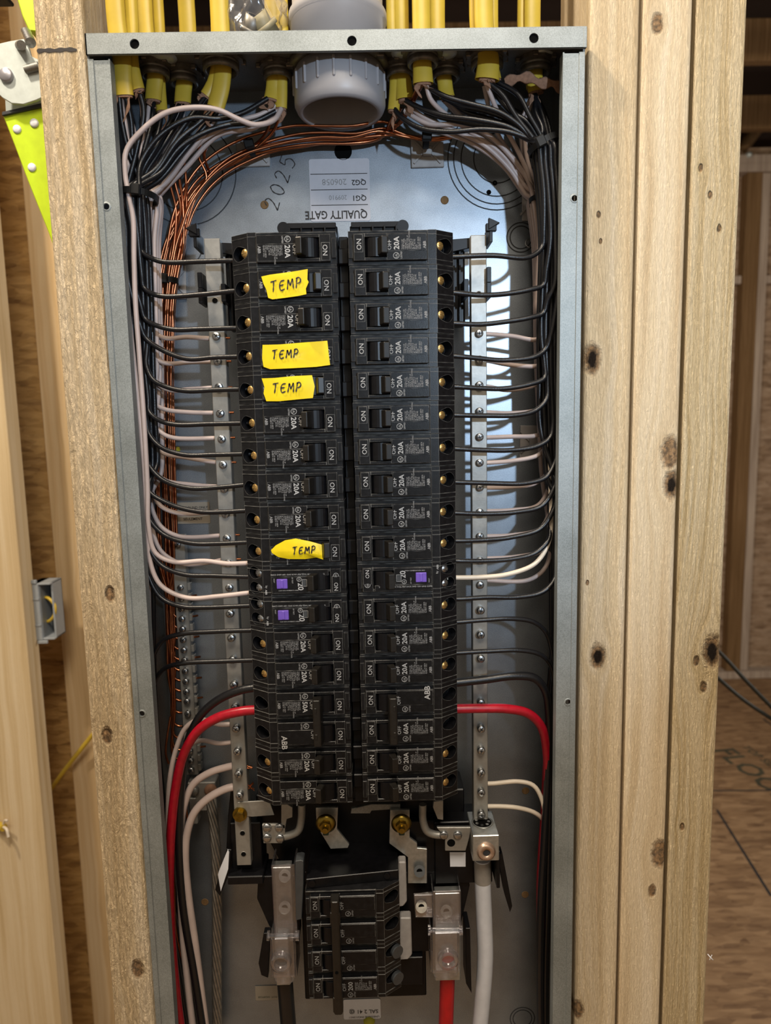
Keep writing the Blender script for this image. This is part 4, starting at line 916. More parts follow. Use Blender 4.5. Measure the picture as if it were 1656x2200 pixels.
peel_R = {0: [(1166, 528), (1150, 546), (1128, 554), (1060, 549), (974, 552)], 1: [(1168, 612), (1140, 622), (1080, 632), (1030, 634), (974, 629)],
          2: [(1168, 672), (1140, 682), (1080, 692), (1030, 697), (974, 695)], 3: [(1172, 750), (1150, 766), (1080, 774), (1030, 770), (976, 765)],
          4: [(1170, 812), (1140, 825), (1080, 835), (1030, 834), (976, 831)], 5: [(1174, 858), (1150, 882), (1110, 892), (1040, 893), (974, 892)],
          6: [(1182, 940), (1155, 958), (1100, 967), (1040, 967), (976, 964)], 7: [(1188, 1004), (1172, 1026), (1130, 1038), (1050, 1038), (976, 1036)],
          8: [(1191, 1044), (1165, 1086), (1110, 1100), (1040, 1104), (976, 1102)], 9: [(1190, 1090), (1162, 1135), (1100, 1154), (1040, 1160), (980, 1162)],
          10: [(1178, 1160), (1150, 1188), (1100, 1201), (1040, 1205), (982, 1205)], 11: [(1190, 1248), (1165, 1272), (1110, 1283), (1050, 1283), (982, 1287)]}
for i in range(12):
    col, row = i % 4, i//4; off = ((-5.5, -2, 2, 5.5)[col], (-9, 0, 9)[row])
    pk = peel_R[i]; v0 = pk[0][1]-26
    run = [(run_u(v, R_RUN), v, 24) for v in [316, 360]+list(range(420, 1240, 100)) if v < v0-20]
    P = path(starts_R[i]) + path(run, off)
    n = len(pk); tail = [at(u, v, 20-9*k/(n-1)) for k, (u, v) in enumerate(pk)]
    P += [at(pk[0][0]+4, v0, 22)+Vector((off[0]*.3, off[1]*.4, 0))] + tail + [tail[-1]+Vector((-7, 1, 0))]
    wire('black_wire', 'black insulated wire to the %s breaker down, right column' % ORD[i], 'wire_black', P, RW, 'black wires on the right')
def down_R(k): return [(1187-k*2, 1500, 26+4*k), (1184-k*3, 1650, 28+4*k), (1180-k*4, 1800, 30+4*k), (1176-k*6, 1950, 32+4*k), (1172-k*5, 2100, 34+4*k), (1172-k*3, 2240, 36+4*k)]
wire('black_wire', 'black insulated wire to the thirteenth right breaker, rising from below', 'wire_black', path([(978, 1337, 11), (1040, 1332, 12), (1095, 1329, 14), (1145, 1336, 18), (1172, 1358, 22), (1184, 1395, 24), (1188, 1440, 25)]+down_R(0)), RW, 'black wires on the right')
wire('black_wire', 'black insulated wire to the fourteenth right breaker, rising from below', 'wire_black', path([(978, 1403, 11), (1050, 1399, 12), (1115, 1397, 14), (1160, 1406, 18), (1182, 1428, 22), (1190, 1465, 24)]+[(q[0]+3, q[1]+15, q[2]+3) for q in down_R(0)]), RW, 'black wires on the right')
for k in range(3): wire('black_wire', '%s of three black wires running down the right wall to the bottom' % ['rightmost', 'middle', 'leftmost'][k], 'wire_black', [at(u, v, Y)+Vector((2, 5+5*k, 0)) for u, v, Y in [(run_u(v, R_RUN)+3-3*k, v, 30) for v in range(340, 1440, 120)]+down_R(k+.5)], RW, 'black wires down the right wall')
wire('thick_black_wire', 'thick black wire to the upper pole of the 60A right breaker', 'wire_black', path([(976, 1467, 12), (1040, 1460, 13), (1105, 1452, 14), (1148, 1457, 17), (1170, 1482, 21), (1178, 1530, 25), (1178, 1650, 29), (1170, 1800, 31), (1162, 1950, 33), (1160, 2100, 35), (1162, 2240, 37)]), 3.6)
wire('thick_red_wire', 'thick red wire to the lower pole of the 60A right breaker', 'wire_red', path([(976, 1523, 12), (1030, 1522, 13), (1090, 1523, 15), (1135, 1533, 19), (1163, 1562, 24), (1174, 1610, 28), (1176, 1700, 32), (1168, 1820, 36), (1162, 1950, 38), (1166, 2080, 40), (1172, 2240, 42)]), 4.0)
wire('red_wire', 'thin dark red wire in the lower right bundle', 'wire_red', path([(1172, 1640, 40), (1166, 1760, 42), (1158, 1900, 42), (1160, 2050, 42), (1163, 2240, 44)]), 2.6)
# --- white wires
WL_RUN = [(331, 430), (326, 520), (328, 620), (331, 720), (333, 820), (333, 920), (331, 1020), (328, 1120), (324, 1220)]
wl_start = [[(470, 240, 36), (448, 275, 38), (405, 330, 40), (355, 395, 42)], [(592, 228, 46), (560, 246, 44), (505, 262, 42), (440, 298, 42), (385, 352, 42), (345, 405, 42)],
            [(322, 216, 39), (318, 250, 38), (304, 330, 38), (318, 400, 40)], [(384, 226, 50), (380, 260, 48), (355, 330, 46), (335, 400, 44)],
            [(300, 200, 22), (306, 235, 28), (310, 320, 38), (322, 390, 42)], [(262, 212, 20), (278, 250, 30), (300, 330, 40), (318, 400, 46)],
            [(452, 236, 36), (430, 280, 42), (390, 340, 46), (350, 400, 48)], [(346, 242, 44), (340, 290, 46), (330, 380, 50)],
            [(395, 226, 52), (388, 270, 52), (360, 350, 52), (340, 410, 52)], [(600, 236, 46), (545, 275, 46), (470, 290, 48), (400, 360, 50), (352, 410, 52)]]
peel_WL = [[(336, 716), (358, 727), (400, 724), (446, 727)], [(338, 772), (360, 781), (410, 778), (455, 777)], [(338, 822), (365, 838), (410, 836), (460, 833)], [(334, 868), (356, 880), (410, 886), (463, 887)],
           [(332, 912), (350, 932), (375, 941), (468, 941)], [(331, 955), (352, 974), (400, 983), (470, 994)], [(330, 1010), (355, 1032), (410, 1041), (474, 1046)], [(326, 1055), (345, 1087), (385, 1103), (478, 1098)],
           [(325, 1085), (345, 1130), (385, 1152), (480, 1150)], [(325, 1125), (345, 1183), (390, 1211), (440, 1210), (482, 1202)]]
for i in range(10):
    off = ((-4, 0, 4)[i % 3], (-6, 0, 6, 12)[i//3]); pk = peel_WL[i]; v0 = pk[0][1]-30
    run = [(run_u(v, WL_RUN), v, 46) for v in [430]+list(range(520, 1200, 100)) if v < v0-20]; n = len(pk)
    tail = [at(u, v, 42-6*k/(n-1)) for k, (u, v) in enumerate(pk)]
    P = path(wl_start[i])+path(run, off)+[at(pk[0][0]-2, v0, 44)+Vector((off[0]*.3, off[1]*.3, 0))]+tail+[tail[-1]+Vector((5, 0, 0))]
    wire('white_wire', 'dull white neutral wire to the %s screw down, left bar' % ORD[i], 'wire_white', P, 1.9, 'white wires to the left bar')
wire('white_wire', 'white wire looping over the black ones at top left, to the upper purple-button breaker', 'wire_white', path([(604, 234, 44), (588, 258, 38), (548, 268, 32), (512, 256, 27), (468, 236, 22), (415, 231, 18), (355, 243, 16), (303, 282, 15), (271, 325, 15), (269, 375, 15), (277, 420, 14), (286, 470, 14), (288, 560, 14), (291, 650, 14), (299, 760, 15), (309, 900, 15), (317, 1050, 16), (319, 1130, 16), (334, 1188, 18), (372, 1207, 18), (440, 1205, 16), (490, 1211, 13), (534, 1210, 12), (552, 1210, 12)]), 2.0)
wire('white_wire', 'white wire at the outer left edge, to the lower purple-button breaker', 'wire_white', path([(258, 210, 18), (268, 260, 26), (276, 340, 28), (268, 420, 20), (258, 500, 18), (266, 600, 17), (279, 700, 17), (295, 850, 17), (309, 1000, 18), (316, 1130, 18), (322, 1205, 18), (345, 1257, 18), (400, 1284, 17), (470, 1281, 14), (541, 1273, 12), (556, 1273, 12)]), 2.0)
wire('white_wire', 'white wire along the outer left edge of the left bundle', 'wire_white', path([(262, 450, 20), (256, 520, 22), (264, 600, 22), (283, 750, 22), (300, 900, 24), (312, 1050, 26), (317, 1180, 30), (320, 1320, 34), (326, 1450, 36), (336, 1600, 38), (350, 1780, 40)]), 2.0)
WR_RUN = [(1152, 430), (1163, 520), (1166, 620), (1167, 720), (1170, 820), (1175, 920), (1180, 1020), (1184, 1110), (1182, 1170)]
wr_start = [[(870, 240, 46), (920, 266, 42), (1000, 268, 40), (1050, 290, 44), (1100, 340, 50), (1135, 390, 54)], [(877, 228, 46), (915, 255, 42), (970, 278, 44), (1040, 312, 50), (1098, 368, 54), (1132, 420, 56)],
            [(916, 184, 28), (924, 212, 30), (955, 244, 38), (1010, 282, 46), (1080, 334, 52), (1128, 400, 56)], [(1045, 182, 26), (1058, 215, 30), (1078, 262, 40), (1115, 330, 50), (1142, 400, 54)],
            [(960, 212, 50), (1000, 262, 52), (1060, 310, 54), (1112, 370, 56), (1140, 425, 58)], [(1040, 184, 36), (1050, 230, 42), (1070, 290, 50), (1118, 360, 56)],
            [(1148, 204, 44), (1130, 260, 50), (1130, 330, 54), (1145, 400, 58)], [(868, 236, 48), (930, 276, 50), (1010, 306, 54), (1080, 356, 58), (1128, 420, 62)], [(1144, 200, 46), (1120, 270, 54), (1128, 350, 60)], [(952, 214, 52), (1020, 282, 56), (1090, 350, 60), (1136, 420, 62)]]
peel_WR = [[(1166, 722), (1150, 730), (1100, 722), (1048, 718)], [(1166, 782), (1150, 787), (1090, 783), (1048, 775)], [(1168, 818), (1145, 829), (1090, 838), (1048, 831)], [(1170, 872), (1150, 882), (1090, 888), (1048, 886)],
           [(1176, 924), (1150, 936), (1100, 938), (1048, 940)], [(1174, 958), (1155, 978), (1100, 990), (1048, 994)], [(1176, 1014), (1150, 1038), (1100, 1046), (1048, 1048)], [(1178, 1050), (1155, 1086), (1100, 1096), (1048, 1098)],
           [(1180, 1100), (1160, 1136), (1100, 1150), (1048, 1152)], [(1181, 1150), (1165, 1182), (1110, 1196), (1048, 1200)]]
for i in range(10):
    off = ((-3.5, .5, 4.5)[i % 3], (-4, 2, 8, 14)[i//3]); pk = peel_WR[i]; v0 = pk[0][1]-30
    run = [(run_u(v, WR_RUN), v, 52) for v in [430]+list(range(520, 1160, 100)) if v < v0-20]; n = len(pk)
    tail = [at(u, v, 46-10*k/(n-1)) for k, (u, v) in enumerate(pk)]
    P = path(wr_start[i])+path(run, off)+[at(pk[0][0]+2, v0, 48)+Vector((off[0]*.3, off[1]*.3, 0))]+tail+[tail[-1]+Vector((-5, 0, 0))]
    wire('white_wire', 'dull white neutral wire to the %s screw down, right bar' % ORD[i], 'wire_white', P, 1.9, 'white wires to the right bar')
wire('white_wire', 'cream wire to the right breaker with the purple button', 'wire_cream', path([(1160, 460, 40), (1168, 600, 40), (1174, 800, 38), (1180, 1000, 34), (1184, 1100, 28), (1178, 1165, 22), (1150, 1210, 18), (1090, 1234, 14), (1030, 1240, 12), (978, 1241, 11), (960, 1241, 11)]), 2.0)
wire('white_wire', 'dull white wire passing behind the cream one, to the right bar', 'wire_white', path([(1182, 900, 58), (1186, 1060, 54), (1186, 1150, 48), (1172, 1218, 42), (1135, 1246, 38), (1048, 1247, 36), (1036, 1247, 36)]), 1.9)
wire('white_wire', 'upper of the two short white wires at the foot of right bar', 'wire_cream', path([(1036, 1684, 36), (1060, 1683, 36), (1115, 1679, 34), (1145, 1687, 32), (1163, 1715, 32), (1172, 1760, 33), (1176, 1850, 36), (1182, 1960, 38), (1172, 2080, 40), (1160, 2240, 42)]), 2.0)
wire('white_wire', 'lower of the two short white wires at the foot of right bar', 'wire_cream', path([(1036, 1733, 36), (1060, 1732, 36), (1110, 1735, 35), (1150, 1747, 38), (1172, 1770, 42), (1180, 1850, 44)]), 2.0)
wire('white_wire', 'thin white wire curving from left bar beside the ground bar', 'wire_white', path([(500, 1556, 36), (470, 1556, 36), (430, 1546, 40), (400, 1562, 42), (378, 1610, 42), (364, 1680, 40), (360, 1780, 38), (358, 1900, 38)]), 2.2)
wire('white_wire', 'thin white wire behind the red one, to the left bar', 'wire_white', path([(504, 1594, 36), (470, 1597, 38), (430, 1591, 46), (400, 1610, 50), (380, 1660, 50), (372, 1740, 50), (376, 1850, 50)]), 2.0)
wire('thick_white_wire', 'upper thick white wire bending down from the left bar', 'wire_white', path([(508, 1644, 36), (488, 1648, 36), (450, 1660, 36), (415, 1685, 36), (396, 1730, 36), (388, 1790, 38), (386, 1850, 40), (392, 2000, 44), (404, 2120, 46), (418, 2240, 48)]), 3.2)
wire('thick_white_wire', 'lower thick white wire bending down from the left bar', 'wire_white', path([(512, 1690, 36), (490, 1693, 35), (450, 1713, 33), (418, 1745, 32), (402, 1790, 32), (398, 1840, 33), (404, 1920, 35), (418, 2020, 37), (432, 2130, 40), (446, 2240, 42)]), 3.5)
# --- heavy service conductors
wire('main_cable', 'very thick white neutral cable hanging from the square lug', 'main_white', path([(1036, 1845, 26), (1037, 1900, 26), (1040, 1980, 27), (1042, 2060, 28), (1036, 2150, 30), (1026, 2250, 32)]), 7.3, None, 'cable', 20, 5)
part('tape_wrap', 'tape_grey', bpy.data.objects['main_cable'], lambda m: m.tube(path([(1036, 1847, 26), (1036.5, 1870, 26), (1037, 1893, 26)]), 7.5, 20, 4), ORG['main_cable'])
wire('main_cable', 'very thick red cable below the right clear cover', 'main_red', path([(962, 2050, 26), (961, 2105, 27), (959, 2160, 29), (956, 2260, 32)]), 6.8, None, 'cable', 20, 5)
wire('main_cable', 'very thick black cable below the left clear cover', 'main_black', path([(608, 2050, 26), (612, 2110, 27), (616, 2160, 29), (624, 2260, 32)]), 7.2, None, 'cable', 20, 5)
# bare stranded aluminium ground cable: strands twisted about a centre line
gcab = thing('stranded_cable', 'bare grey twisted strand cable hanging from the ground lug', 'cable', at(452, 1740, 64))
cen = spline(path([(452, 1715, 66), (458, 1760, 64), (464, 1830, 62), (466, 1920, 62), (466, 2020, 64), (466, 2120, 66), (468, 2250, 68)]), 4)
for k in range(7):
    part('strand', 'bare_alu', gcab, lambda m: m.tube([p+Vector((3.1*math.cos(i*.26+k*.8976), 3.1*math.sin(i*.26+k*.8976), 0)) for i, p in enumerate(cen)], 1.75, 7, 5))
# --- bare copper grounds
C_MAIN = [(820, 284, 72), (760, 294, 72), (700, 294, 72), (640, 298, 72), (585, 308, 72), (530, 326, 71), (480, 352, 70), (440, 386, 69), (410, 430, 68), (390, 480, 67), (377, 530, 66), (367, 580, 66), (360, 640, 66), (356, 720, 67), (354, 820, 69), (354, 920, 70), (356, 1020, 71), (359, 1120, 72), (363, 1210, 72)]
c_src = [[(848, 242, 50), (838, 262, 60)], [(862, 232, 50), (845, 262, 62)], [(905, 185, 30), (880, 235, 50), (855, 268, 64)], [(898, 186, 30), (872, 240, 52), (850, 272, 66)], [(960, 296, 70), (915, 300, 71), (870, 290, 72)], [(1000, 286, 66), (940, 296, 70), (880, 292, 72)], [(858, 240, 52), (835, 270, 66)], [(985, 292, 68), (930, 302, 71), (870, 294, 72)],
         [(580, 262, 52), (572, 285, 62)], [(600, 250, 52), (585, 285, 64)], [(440, 290, 54), (425, 330, 60)], [(470, 275, 50), (438, 330, 58)], [(400, 395, 58), (398, 420, 62)], [(385, 385, 56), (392, 430, 62)], [(375, 390, 56), (388, 450, 62)], [(366, 400, 56), (378, 450, 62)], [(395, 340, 56), (400, 400, 62)]]
for i in range(17):
    src = c_src[i]; s_u = src[-1][0]
    if i < 8: k0 = 0
    elif i < 10: k0 = 5
    elif i < 12: k0 = 7
    else: k0 = 10
    gi = min(1+i, len(gz)-1); zt_ = gz[17-i] if i < 17 else gz[1]; gi = 17-i
    tv = gs[gi]; mid = []
    ph = i*2.39996; rad = 1.8+7.4*((i*7 % 17)/17)**.5
    for j, (u, v, Y) in enumerate(C_MAIN[k0:]):
        tw = .07*j*(1 if i % 2 else -1); p = at(u, v, Y)
        sp_ = 1.0 if 2 < j+k0 < 12 else .8
        off = Vector((rad*sp_*math.cos(ph+tw), .75*rad*math.sin(ph+tw), rad*sp_*.9*math.sin(ph*1.7+tw))) + Vector((random.uniform(-1, 1), 0, random.uniform(-1, 1)))*.5
        if v > 520: off = Vector((off[0]*(1.25 if v > 640 else 1.05), off[1], 0))
        if v < tv-30: mid.append(p+off)
    tail = []
    v = 1290
    base = mid[-1]
    while v < tv-60: tail.append(at(366+(v-1210)*.03, v, 74)+Vector((rad*.5*math.cos(ph)-1, rad*.4*math.sin(ph), 0))); v += 80
    tail += [at(368+(i % 3)*2, tv-30, 75), at(373, tv-8, 75), at(384, tv, 75), at(392, tv, 75)]
    wire('ground_wire', 'bare copper wire of the left bundle ending at the %s screw of the ground bar' % ORD[gi], 'copper', path(src)+mid+tail, 1.22, 'bare copper ground wires', 'wire', 7, 4)
for k, pts in enumerate(([(366, 1540, 60), (358, 1590, 58), (356, 1620, 58), (362, 1640, 62)], [(368, 1820, 42), (374, 1900, 44), (378, 2000, 46), (398, 2100, 48), (410, 2240, 50)], [(395, 1700, 50), (402, 1760, 50), (400, 1850, 50), (392, 2000, 52), (410, 2140, 54), (416, 2240, 54)])):
    wire('ground_wire', ['small copper loop under the white wire, left of the ground bar', 'bare copper strand beside the thick red wire, lower left', 'bare copper strand between the white and black wires, lower left'][k], 'copper', path(pts), 1.05)
# short strand tips poking out of the bars
for nm, zs, x, n in (('left', (zat(1645, 512, 36), zat(1690, 514, 36)), LB+6.5, 7),):
    for z in zs:
        m = MB()
        for k in range(n): a = random.uniform(-.5, .5); m.tube([(x-1, 36+random.uniform(-2, 2), z+random.uniform(-3, 3)), (x+random.uniform(3, 5), 35+random.uniform(-2, 2), z+random.uniform(-4, 4))], .5, 5, 3)
        m.build('wire_tip', 'copper', left_bar)
for i in range(10):
    p = at(peel_WL[i][-1][0], peel_WL[i][-1][1], 36); m = MB(); m.cyl((LB+5.5, 36, p[2]), (LB+9.5, 36, p[2]), .95, n=8); m.build('wire_tip', 'copper', left_bar)
for i in range(1, 18):
    if i % 2: continue
    m = MB(); m.cyl((GB+7.5, 75, gz[i]), (GB+13, 74, gz[i]+1), .95, n=8); m.build('wire_tip', 'copper', gbar)

# ------------------------------------------------------------------ cable ties and adhesive mounts
def tie(label, c, a, b, w, tilt, head, ry=0.):
    """loop of half-axes a (x) and b (y) round c; tilt turns it about Y, head = position angle of the buckle"""
    t = thing('cable_tie', label, 'cable tie', c, 'cable ties'); R = Matrix.Rotation(tilt, 3, 'Y'); c = Vector(c)
    def band(m):
        n = 40; vs = []
        for k in range(n):
            an = 2*math.pi*k/n; e = Vector((math.cos(an), math.sin(an), 0))
            for (ra, hz) in ((0, -w/2), (0, w/2), (1.1, w/2), (1.1, -w/2)):
                vs.append(c+R @ Vector(((a+ra)*e[0], (b+ra)*e[1], hz)))
        m.add(vs, [(4*k+j, 4*((k+1) % n)+j, 4*((k+1) % n)+(j+1) % 4, 4*k+(j+1) % 4) for k in range(n) for j in range(4)], False)
    part('band', 'tie_black', t, band)
    def hd(m):
        p = c+R @ Vector((a*math.cos(head), b*math.sin(head)-2, 0)); bm = bmesh.new(); bmesh.ops.create_cube(bm, size=1)
        for v in bm.verts: v.co = Vector((v.co[0]*7, v.co[1]*5, v.co[2]*8))
        bmesh.ops.bevel(bm, geom=bm.edges[:], offset=.7, segments=1, affect='EDGES'); m.frombm(bm, Matrix.Translation(p) @ R.to_4x4())
    part('buckle', 'tie_black', t, hd); return t
tie('black cable tie round the wires at upper left', at(300, 422, 26), 13, 16, 4.6, .12, -1.35)
tie('black cable tie round the wires at upper right', at(1166, 312, 24), 11, 14, 4.6, -.45, -2.1)
tie('black cable tie round the vertical copper bundle', at(354, 603, 66), 10.5, 8.5, 4.6, .05, -1.4)
tie('black cable tie on the copper arc, left of the conduit', at(540, 320, 71), 4.6, 9, 4.6, 0, -1.57).rotation_euler = (0, 1.35, 0)
tie('black cable tie on the copper arc, right of the conduit', at(915, 303, 71), 4.6, 8, 4.6, 0, -1.57).rotation_euler = (0, 1.6, 0)
tie('thin black cable tie round the white wires, upper right', at(1157, 428, 50), 6.5, 9, 3.6, -.1, 2.0)
def mount(label, pts, Y=82):
    b = thing('tie_mount', label, 'tie mount', at(*pts[3], 88), 'adhesive tie mounts')
    part('pad', 'mount_white', b, lambda m: m.prism(poly(pts, Y+3), Y+3, 88, 'Y', .5))
    c = sum((at(u, v, Y) for u, v in pts), Vector())/4
    def saddle(m):
        for sx in (-1, 1):
            for sz in (-1, 1): m.prism([(c[0]+sx*3, c[2]+sz*1.5), (c[0]+sx*11, c[2]+sz*10), (c[0]+sx*12, c[2]+sz*9), (c[0]+sx*4.5, c[2]+sz*1)], Y+1.5, Y+3.2, 'Y')
        m.box(c+Vector((-4, -1, -4)), c+Vector((4, 3, 4)), .8)
    part('saddle', 'mount_white', b, saddle)
mount('white adhesive tie mount behind the copper, left', [(505, 290), (578, 284), (580, 356), (510, 358)])
mount('white adhesive tie mount behind the copper, right', [(882, 290), (952, 286), (954, 358), (884, 360)])
mount('white adhesive tie mount under the vertical copper bundle', [(330, 570), (398, 570), (400, 642), (334, 644)])
mount('pale adhesive tie mount by the thin tie, upper right', [(1122, 396), (1172, 396), (1172, 474), (1122, 474)])
mount('pale adhesive tie mount at mid-height by the right wall', [(1118, 914), (1178, 914), (1176, 986), (1116, 984)])
# ------------------------------------------------------------------ yellow tape flags with handwriting
GL = {'T': [[(0, 1), (.9, 1.1)], [(.48, 1.05), (.42, .5), (.34, 0)]], 'E': [[(.85, .98), (.3, .9), (.12, .45), (.3, .02), (.85, .12)], [(.15, .5), (.7, .56)]],
      'M': [[(0, 0), (.1, .5), (.18, 1)], [(.18, 1), (.45, .35)], [(.45, .35), (.8, 1.02)], [(.8, 1.02), (.86, .5), (.9, 0)]], 'P': [[(.1, 0), (.18, .5), (.24, 1)], [(.1, .95), (.55, 1.02), (.8, .8), (.65, .52), (.22, .45)]],
      '2': [[(0, .78), (.3, 1), (.66, .85), (.55, .5), (.25, .2), (0, 0)], [(0, 0), (.75, .05)]], '0': [[(.4, 1), (.08, .7), (.12, .2), (.42, 0), (.75, .35), (.7, .8), (.4, 1)]], '5': [[(.8, 1), (.15, .98)], [(.15, .98), (.1, .6), (.5, .66), (.78, .36), (.5, 0), (.05, .06)]]}
def hand(m, s, org, right, up, h, adv=.95, w=1.2, slant=0.):
    right = Vector(right).normalized(); up = Vector(up).normalized(); x = 0
    for ch in s:
        for st_ in GL[ch]: m.ribbon([(x*h*.8+a*h*.72+slant*b*h, b*h) for a, b in st_], org, right, up, w)
        x += adv
def tape(label, outline, txt, th, bulge=0., rot=.12):
    Y = -11.2; pts = [at(u, v, Y) for u, v in outline]; c = sum(pts, Vector())/len(pts); t = thing('tape_flag', label, 'tape', c, 'yellow tape flags')
    def fn(m):
        n = len(pts); rings = [1., .72, .4, .05]; vs = []
        for q, k in enumerate(rings):
            for p in pts:
                e = c+(p-c)*k; e[1] = Y-bulge*(1-k*k)-.35*math.sin(e[0]*.9)*math.cos(e[2]*.7); vs.append(e)
        fs = [(q*n+i, q*n+(i+1) % n, (q+1)*n+(i+1) % n, (q+1)*n+i) for q in range(3) for i in range(n)] + [tuple(range(3*n, 4*n))]
        m.add(vs, fs, True); m.add([v+Vector((0, .5, 0)) for v in vs[:n]]+vs[:n], [(i, (i+1) % n, n+(i+1) % n, n+i) for i in range(n)])
    part('tape', 'tape_yellow', t, fn)
    o = at(txt[0], txt[1], Y-bulge-.6); part('handwriting', 'ink', t, lambda m: hand(m, 'TEMP', o, (1, 0, rot), (-rot, 0, 1), th, 1.08, 1.15, .12))
tape('yellow tape flag marked TEMP on the second left breaker', [(561, 594), (580, 590), (610, 586), (640, 582), (661, 578), (660, 600), (663, 606), (657, 620), (658, 632), (640, 636), (610, 640), (585, 643), (576, 640), (572, 622), (566, 610)], (582, 628), 7.2, .4, .14)
tape('longest yellow tape flag marked TEMP, fourth left breaker', [(564, 741), (600, 740), (650, 736), (703, 732), (706, 760), (709, 784), (680, 788), (630, 791), (580, 793), (566, 788), (563, 770)], (584, 772), 6.2, .3, .05)
tape('yellow tape flag marked TEMP on the fifth left breaker', [(562, 813), (590, 812), (630, 808), (670, 806), (676, 830), (672, 855), (640, 858), (600, 862), (572, 862), (566, 845), (568, 832)], (585, 845), 6.8, .6, .04)
tape('leaf-shaped yellow tape flag marked TEMP, tenth left breaker', [(582, 1182), (592, 1172), (612, 1161), (635, 1157), (665, 1163), (690, 1170), (698, 1180), (697, 1192), (694, 1202), (680, 1198), (655, 1201), (620, 1201), (598, 1197), (584, 1188)], (628, 1192), 5.6, 1.6, .05)

# ------------------------------------------------------------------ stickers and pen marks
Rv, Uv = (-1, 0, 0), (0, 0, -1)
def sticker(name, label, c1, c2, Y, mat, r=2., tilt=0.):
    a = at(*c1, Y); b = at(*c2, Y); x0, x1 = min(a[0], b[0]), max(a[0], b[0]); z0, z1 = min(a[2], b[2]), max(a[2], b[2]); pts = []
    for cx, cz, t0 in ((x1-r, z1-r, 0), (x0+r, z1-r, 1), (x0+r, z0+r, 2), (x1-r, z0+r, 3)):
        for k in range(4): t = (t0+k/3)*math.pi/2; pts.append((cx+r*math.cos(t), cz+r*math.sin(t)))
    t = thing(name, label, 'sticker', ((x0+x1)/2, Y+.4, z0)); part('backing', mat, t, lambda m: m.prism(pts, Y, Y+.3, 'Y')); return t, x0, x1, z0, z1
t, x0, x1, z0, z1 = sticker('quality_sticker', 'upside-down QUALITY GATE sticker on the back plate', (663, 342), (796, 474), 87.5, 'sticker', 2)
y = 87.4
def qg(m):
    w = x1-x0
    m.text('QUALITY GATE', (x1-2.5, y, z0+8.6), Rv, Uv, 9.6, bold=True, stretch=.82)
    for f, k in ((.47, 'QG2'), (.70, 'QG1')):
        pass
    for zz in (z0+13.2, z0+26, z0+39): m.add([(x0+1, y, zz), (x1-2, y, zz), (x1-2, y, zz+.6), (x0+1, y, zz+.6)], [(0, 1, 2, 3)])
    m.text('QG1', (x1-3, y, z0+21), Rv, Uv, 6.2, bold=True); m.text('QG2', (x1-3, y, z0+34), Rv, Uv, 6.2, bold=True)
part('lettering', 'ink', t, qg)
part('stamped_numbers', 'print_faint', t, lambda m: (m.text('209910', (x1-20, y, z0+21.6), Rv, Uv, 5.6, stretch=.95), m.text('206058', (x1-20, y, z0+35), Rv, Uv, 7.2, stretch=1.0)))
m = MB(); o = at(596, 452, 87.6); hand(m, '2025', o, (.40, 0, .92), (-.92, 0, .40), 13, 1.18, 1.0)
tag(m.build('pen_year', 'ink'), 'handwritten 2025 in black pen on the back plate', 'handwriting')
t, x0, x1, z0, z1 = sticker('line_label', 'white upside-down sticker reading SAL 2 41 under the main breaker', (737, 2148), (818, 2188), 87.2, 'sticker_white', 2)
part('lettering', 'ink', t, lambda m: (m.text('SAL 2 41 @', (x1-2.4, 87.1, z0+10.4), Rv, Uv, 6.0, bold=True), m.text('LINE/LIGNE 3NO/1/3N11', (x1-1.4, 87.1, z0+5.2-2), Rv, Uv, 2.9, bold=True)))
t, x0, x1, z0, z1 = sticker('lot_label', 'faint upside-down sticker with a lot number at lower left', (548, 2119), (598, 2148), 87.2, 'sticker_beige', .6)
part('lettering', 'green_ink', t, lambda m: m.text('POT: 30289558', (x1-1, 87.1, z0+4.6), Rv, Uv, 3.0))
t, x0, x1, z0, z1 = sticker('ground_label', 'beige sticker reading GROUND ONLY behind the left wires', (370, 1080), (452, 1124), 87.2, 'sticker_beige', .8)
part('lettering', 'ink', t, lambda m: (m.text('EQUIPMENT GROUND ONLY', (x1-1.5, 87.1, z1-6), (1, 0, 0), (0, 0, 1), 3.1, 'RIGHT', True), m.text("L'EQUIPMENT", (x1-6, 87.1, z1-12), (1, 0, 0), (0, 0, 1), 3.3, 'RIGHT', True), m.text('SEULEMENT', (x1-7, 87.1, z1-16.6), (1, 0, 0), (0, 0, 1), 3.3, 'RIGHT', True)))
m = MB(); m.prism([(p[0], p[2]) for p in (at(u, v, 30) for u, v in ((489, 1826), (492, 1832), (490, 1868), (474, 1916), (468, 1880), (470, 1872)))], 30, 31.5, 'Y', .2)
tg = tag(m.build('lug_tag', 'sticker_white'), 'narrow white sticker on a black tab, left of the foot of left bar', 'tag')
part('tab', 'plastic_black', tg, lambda m: m.prism(poly([(487, 1824), (497, 1826), (492, 1880), (472, 1925), (462, 1912)], 32), 32, 34, 'Y', .3), ORG[tg.name])
for (u, v, lab) in ((381, 966, 'tiny yellow plug on the back plate left of the left bar'), (793, 2194, 'yellow plug at the bottom edge under the white sticker')):
    m = MB(); m.lathe([(.01, 3), (2.2 if u < 500 else 5, 2.4), (2.6 if u < 500 else 6, 0)], at(u, v, 88), (0, -1, 0), 18); tag(m.build('hole_plug', 'yellow_dot'), lab, 'plug', 'yellow plugs')

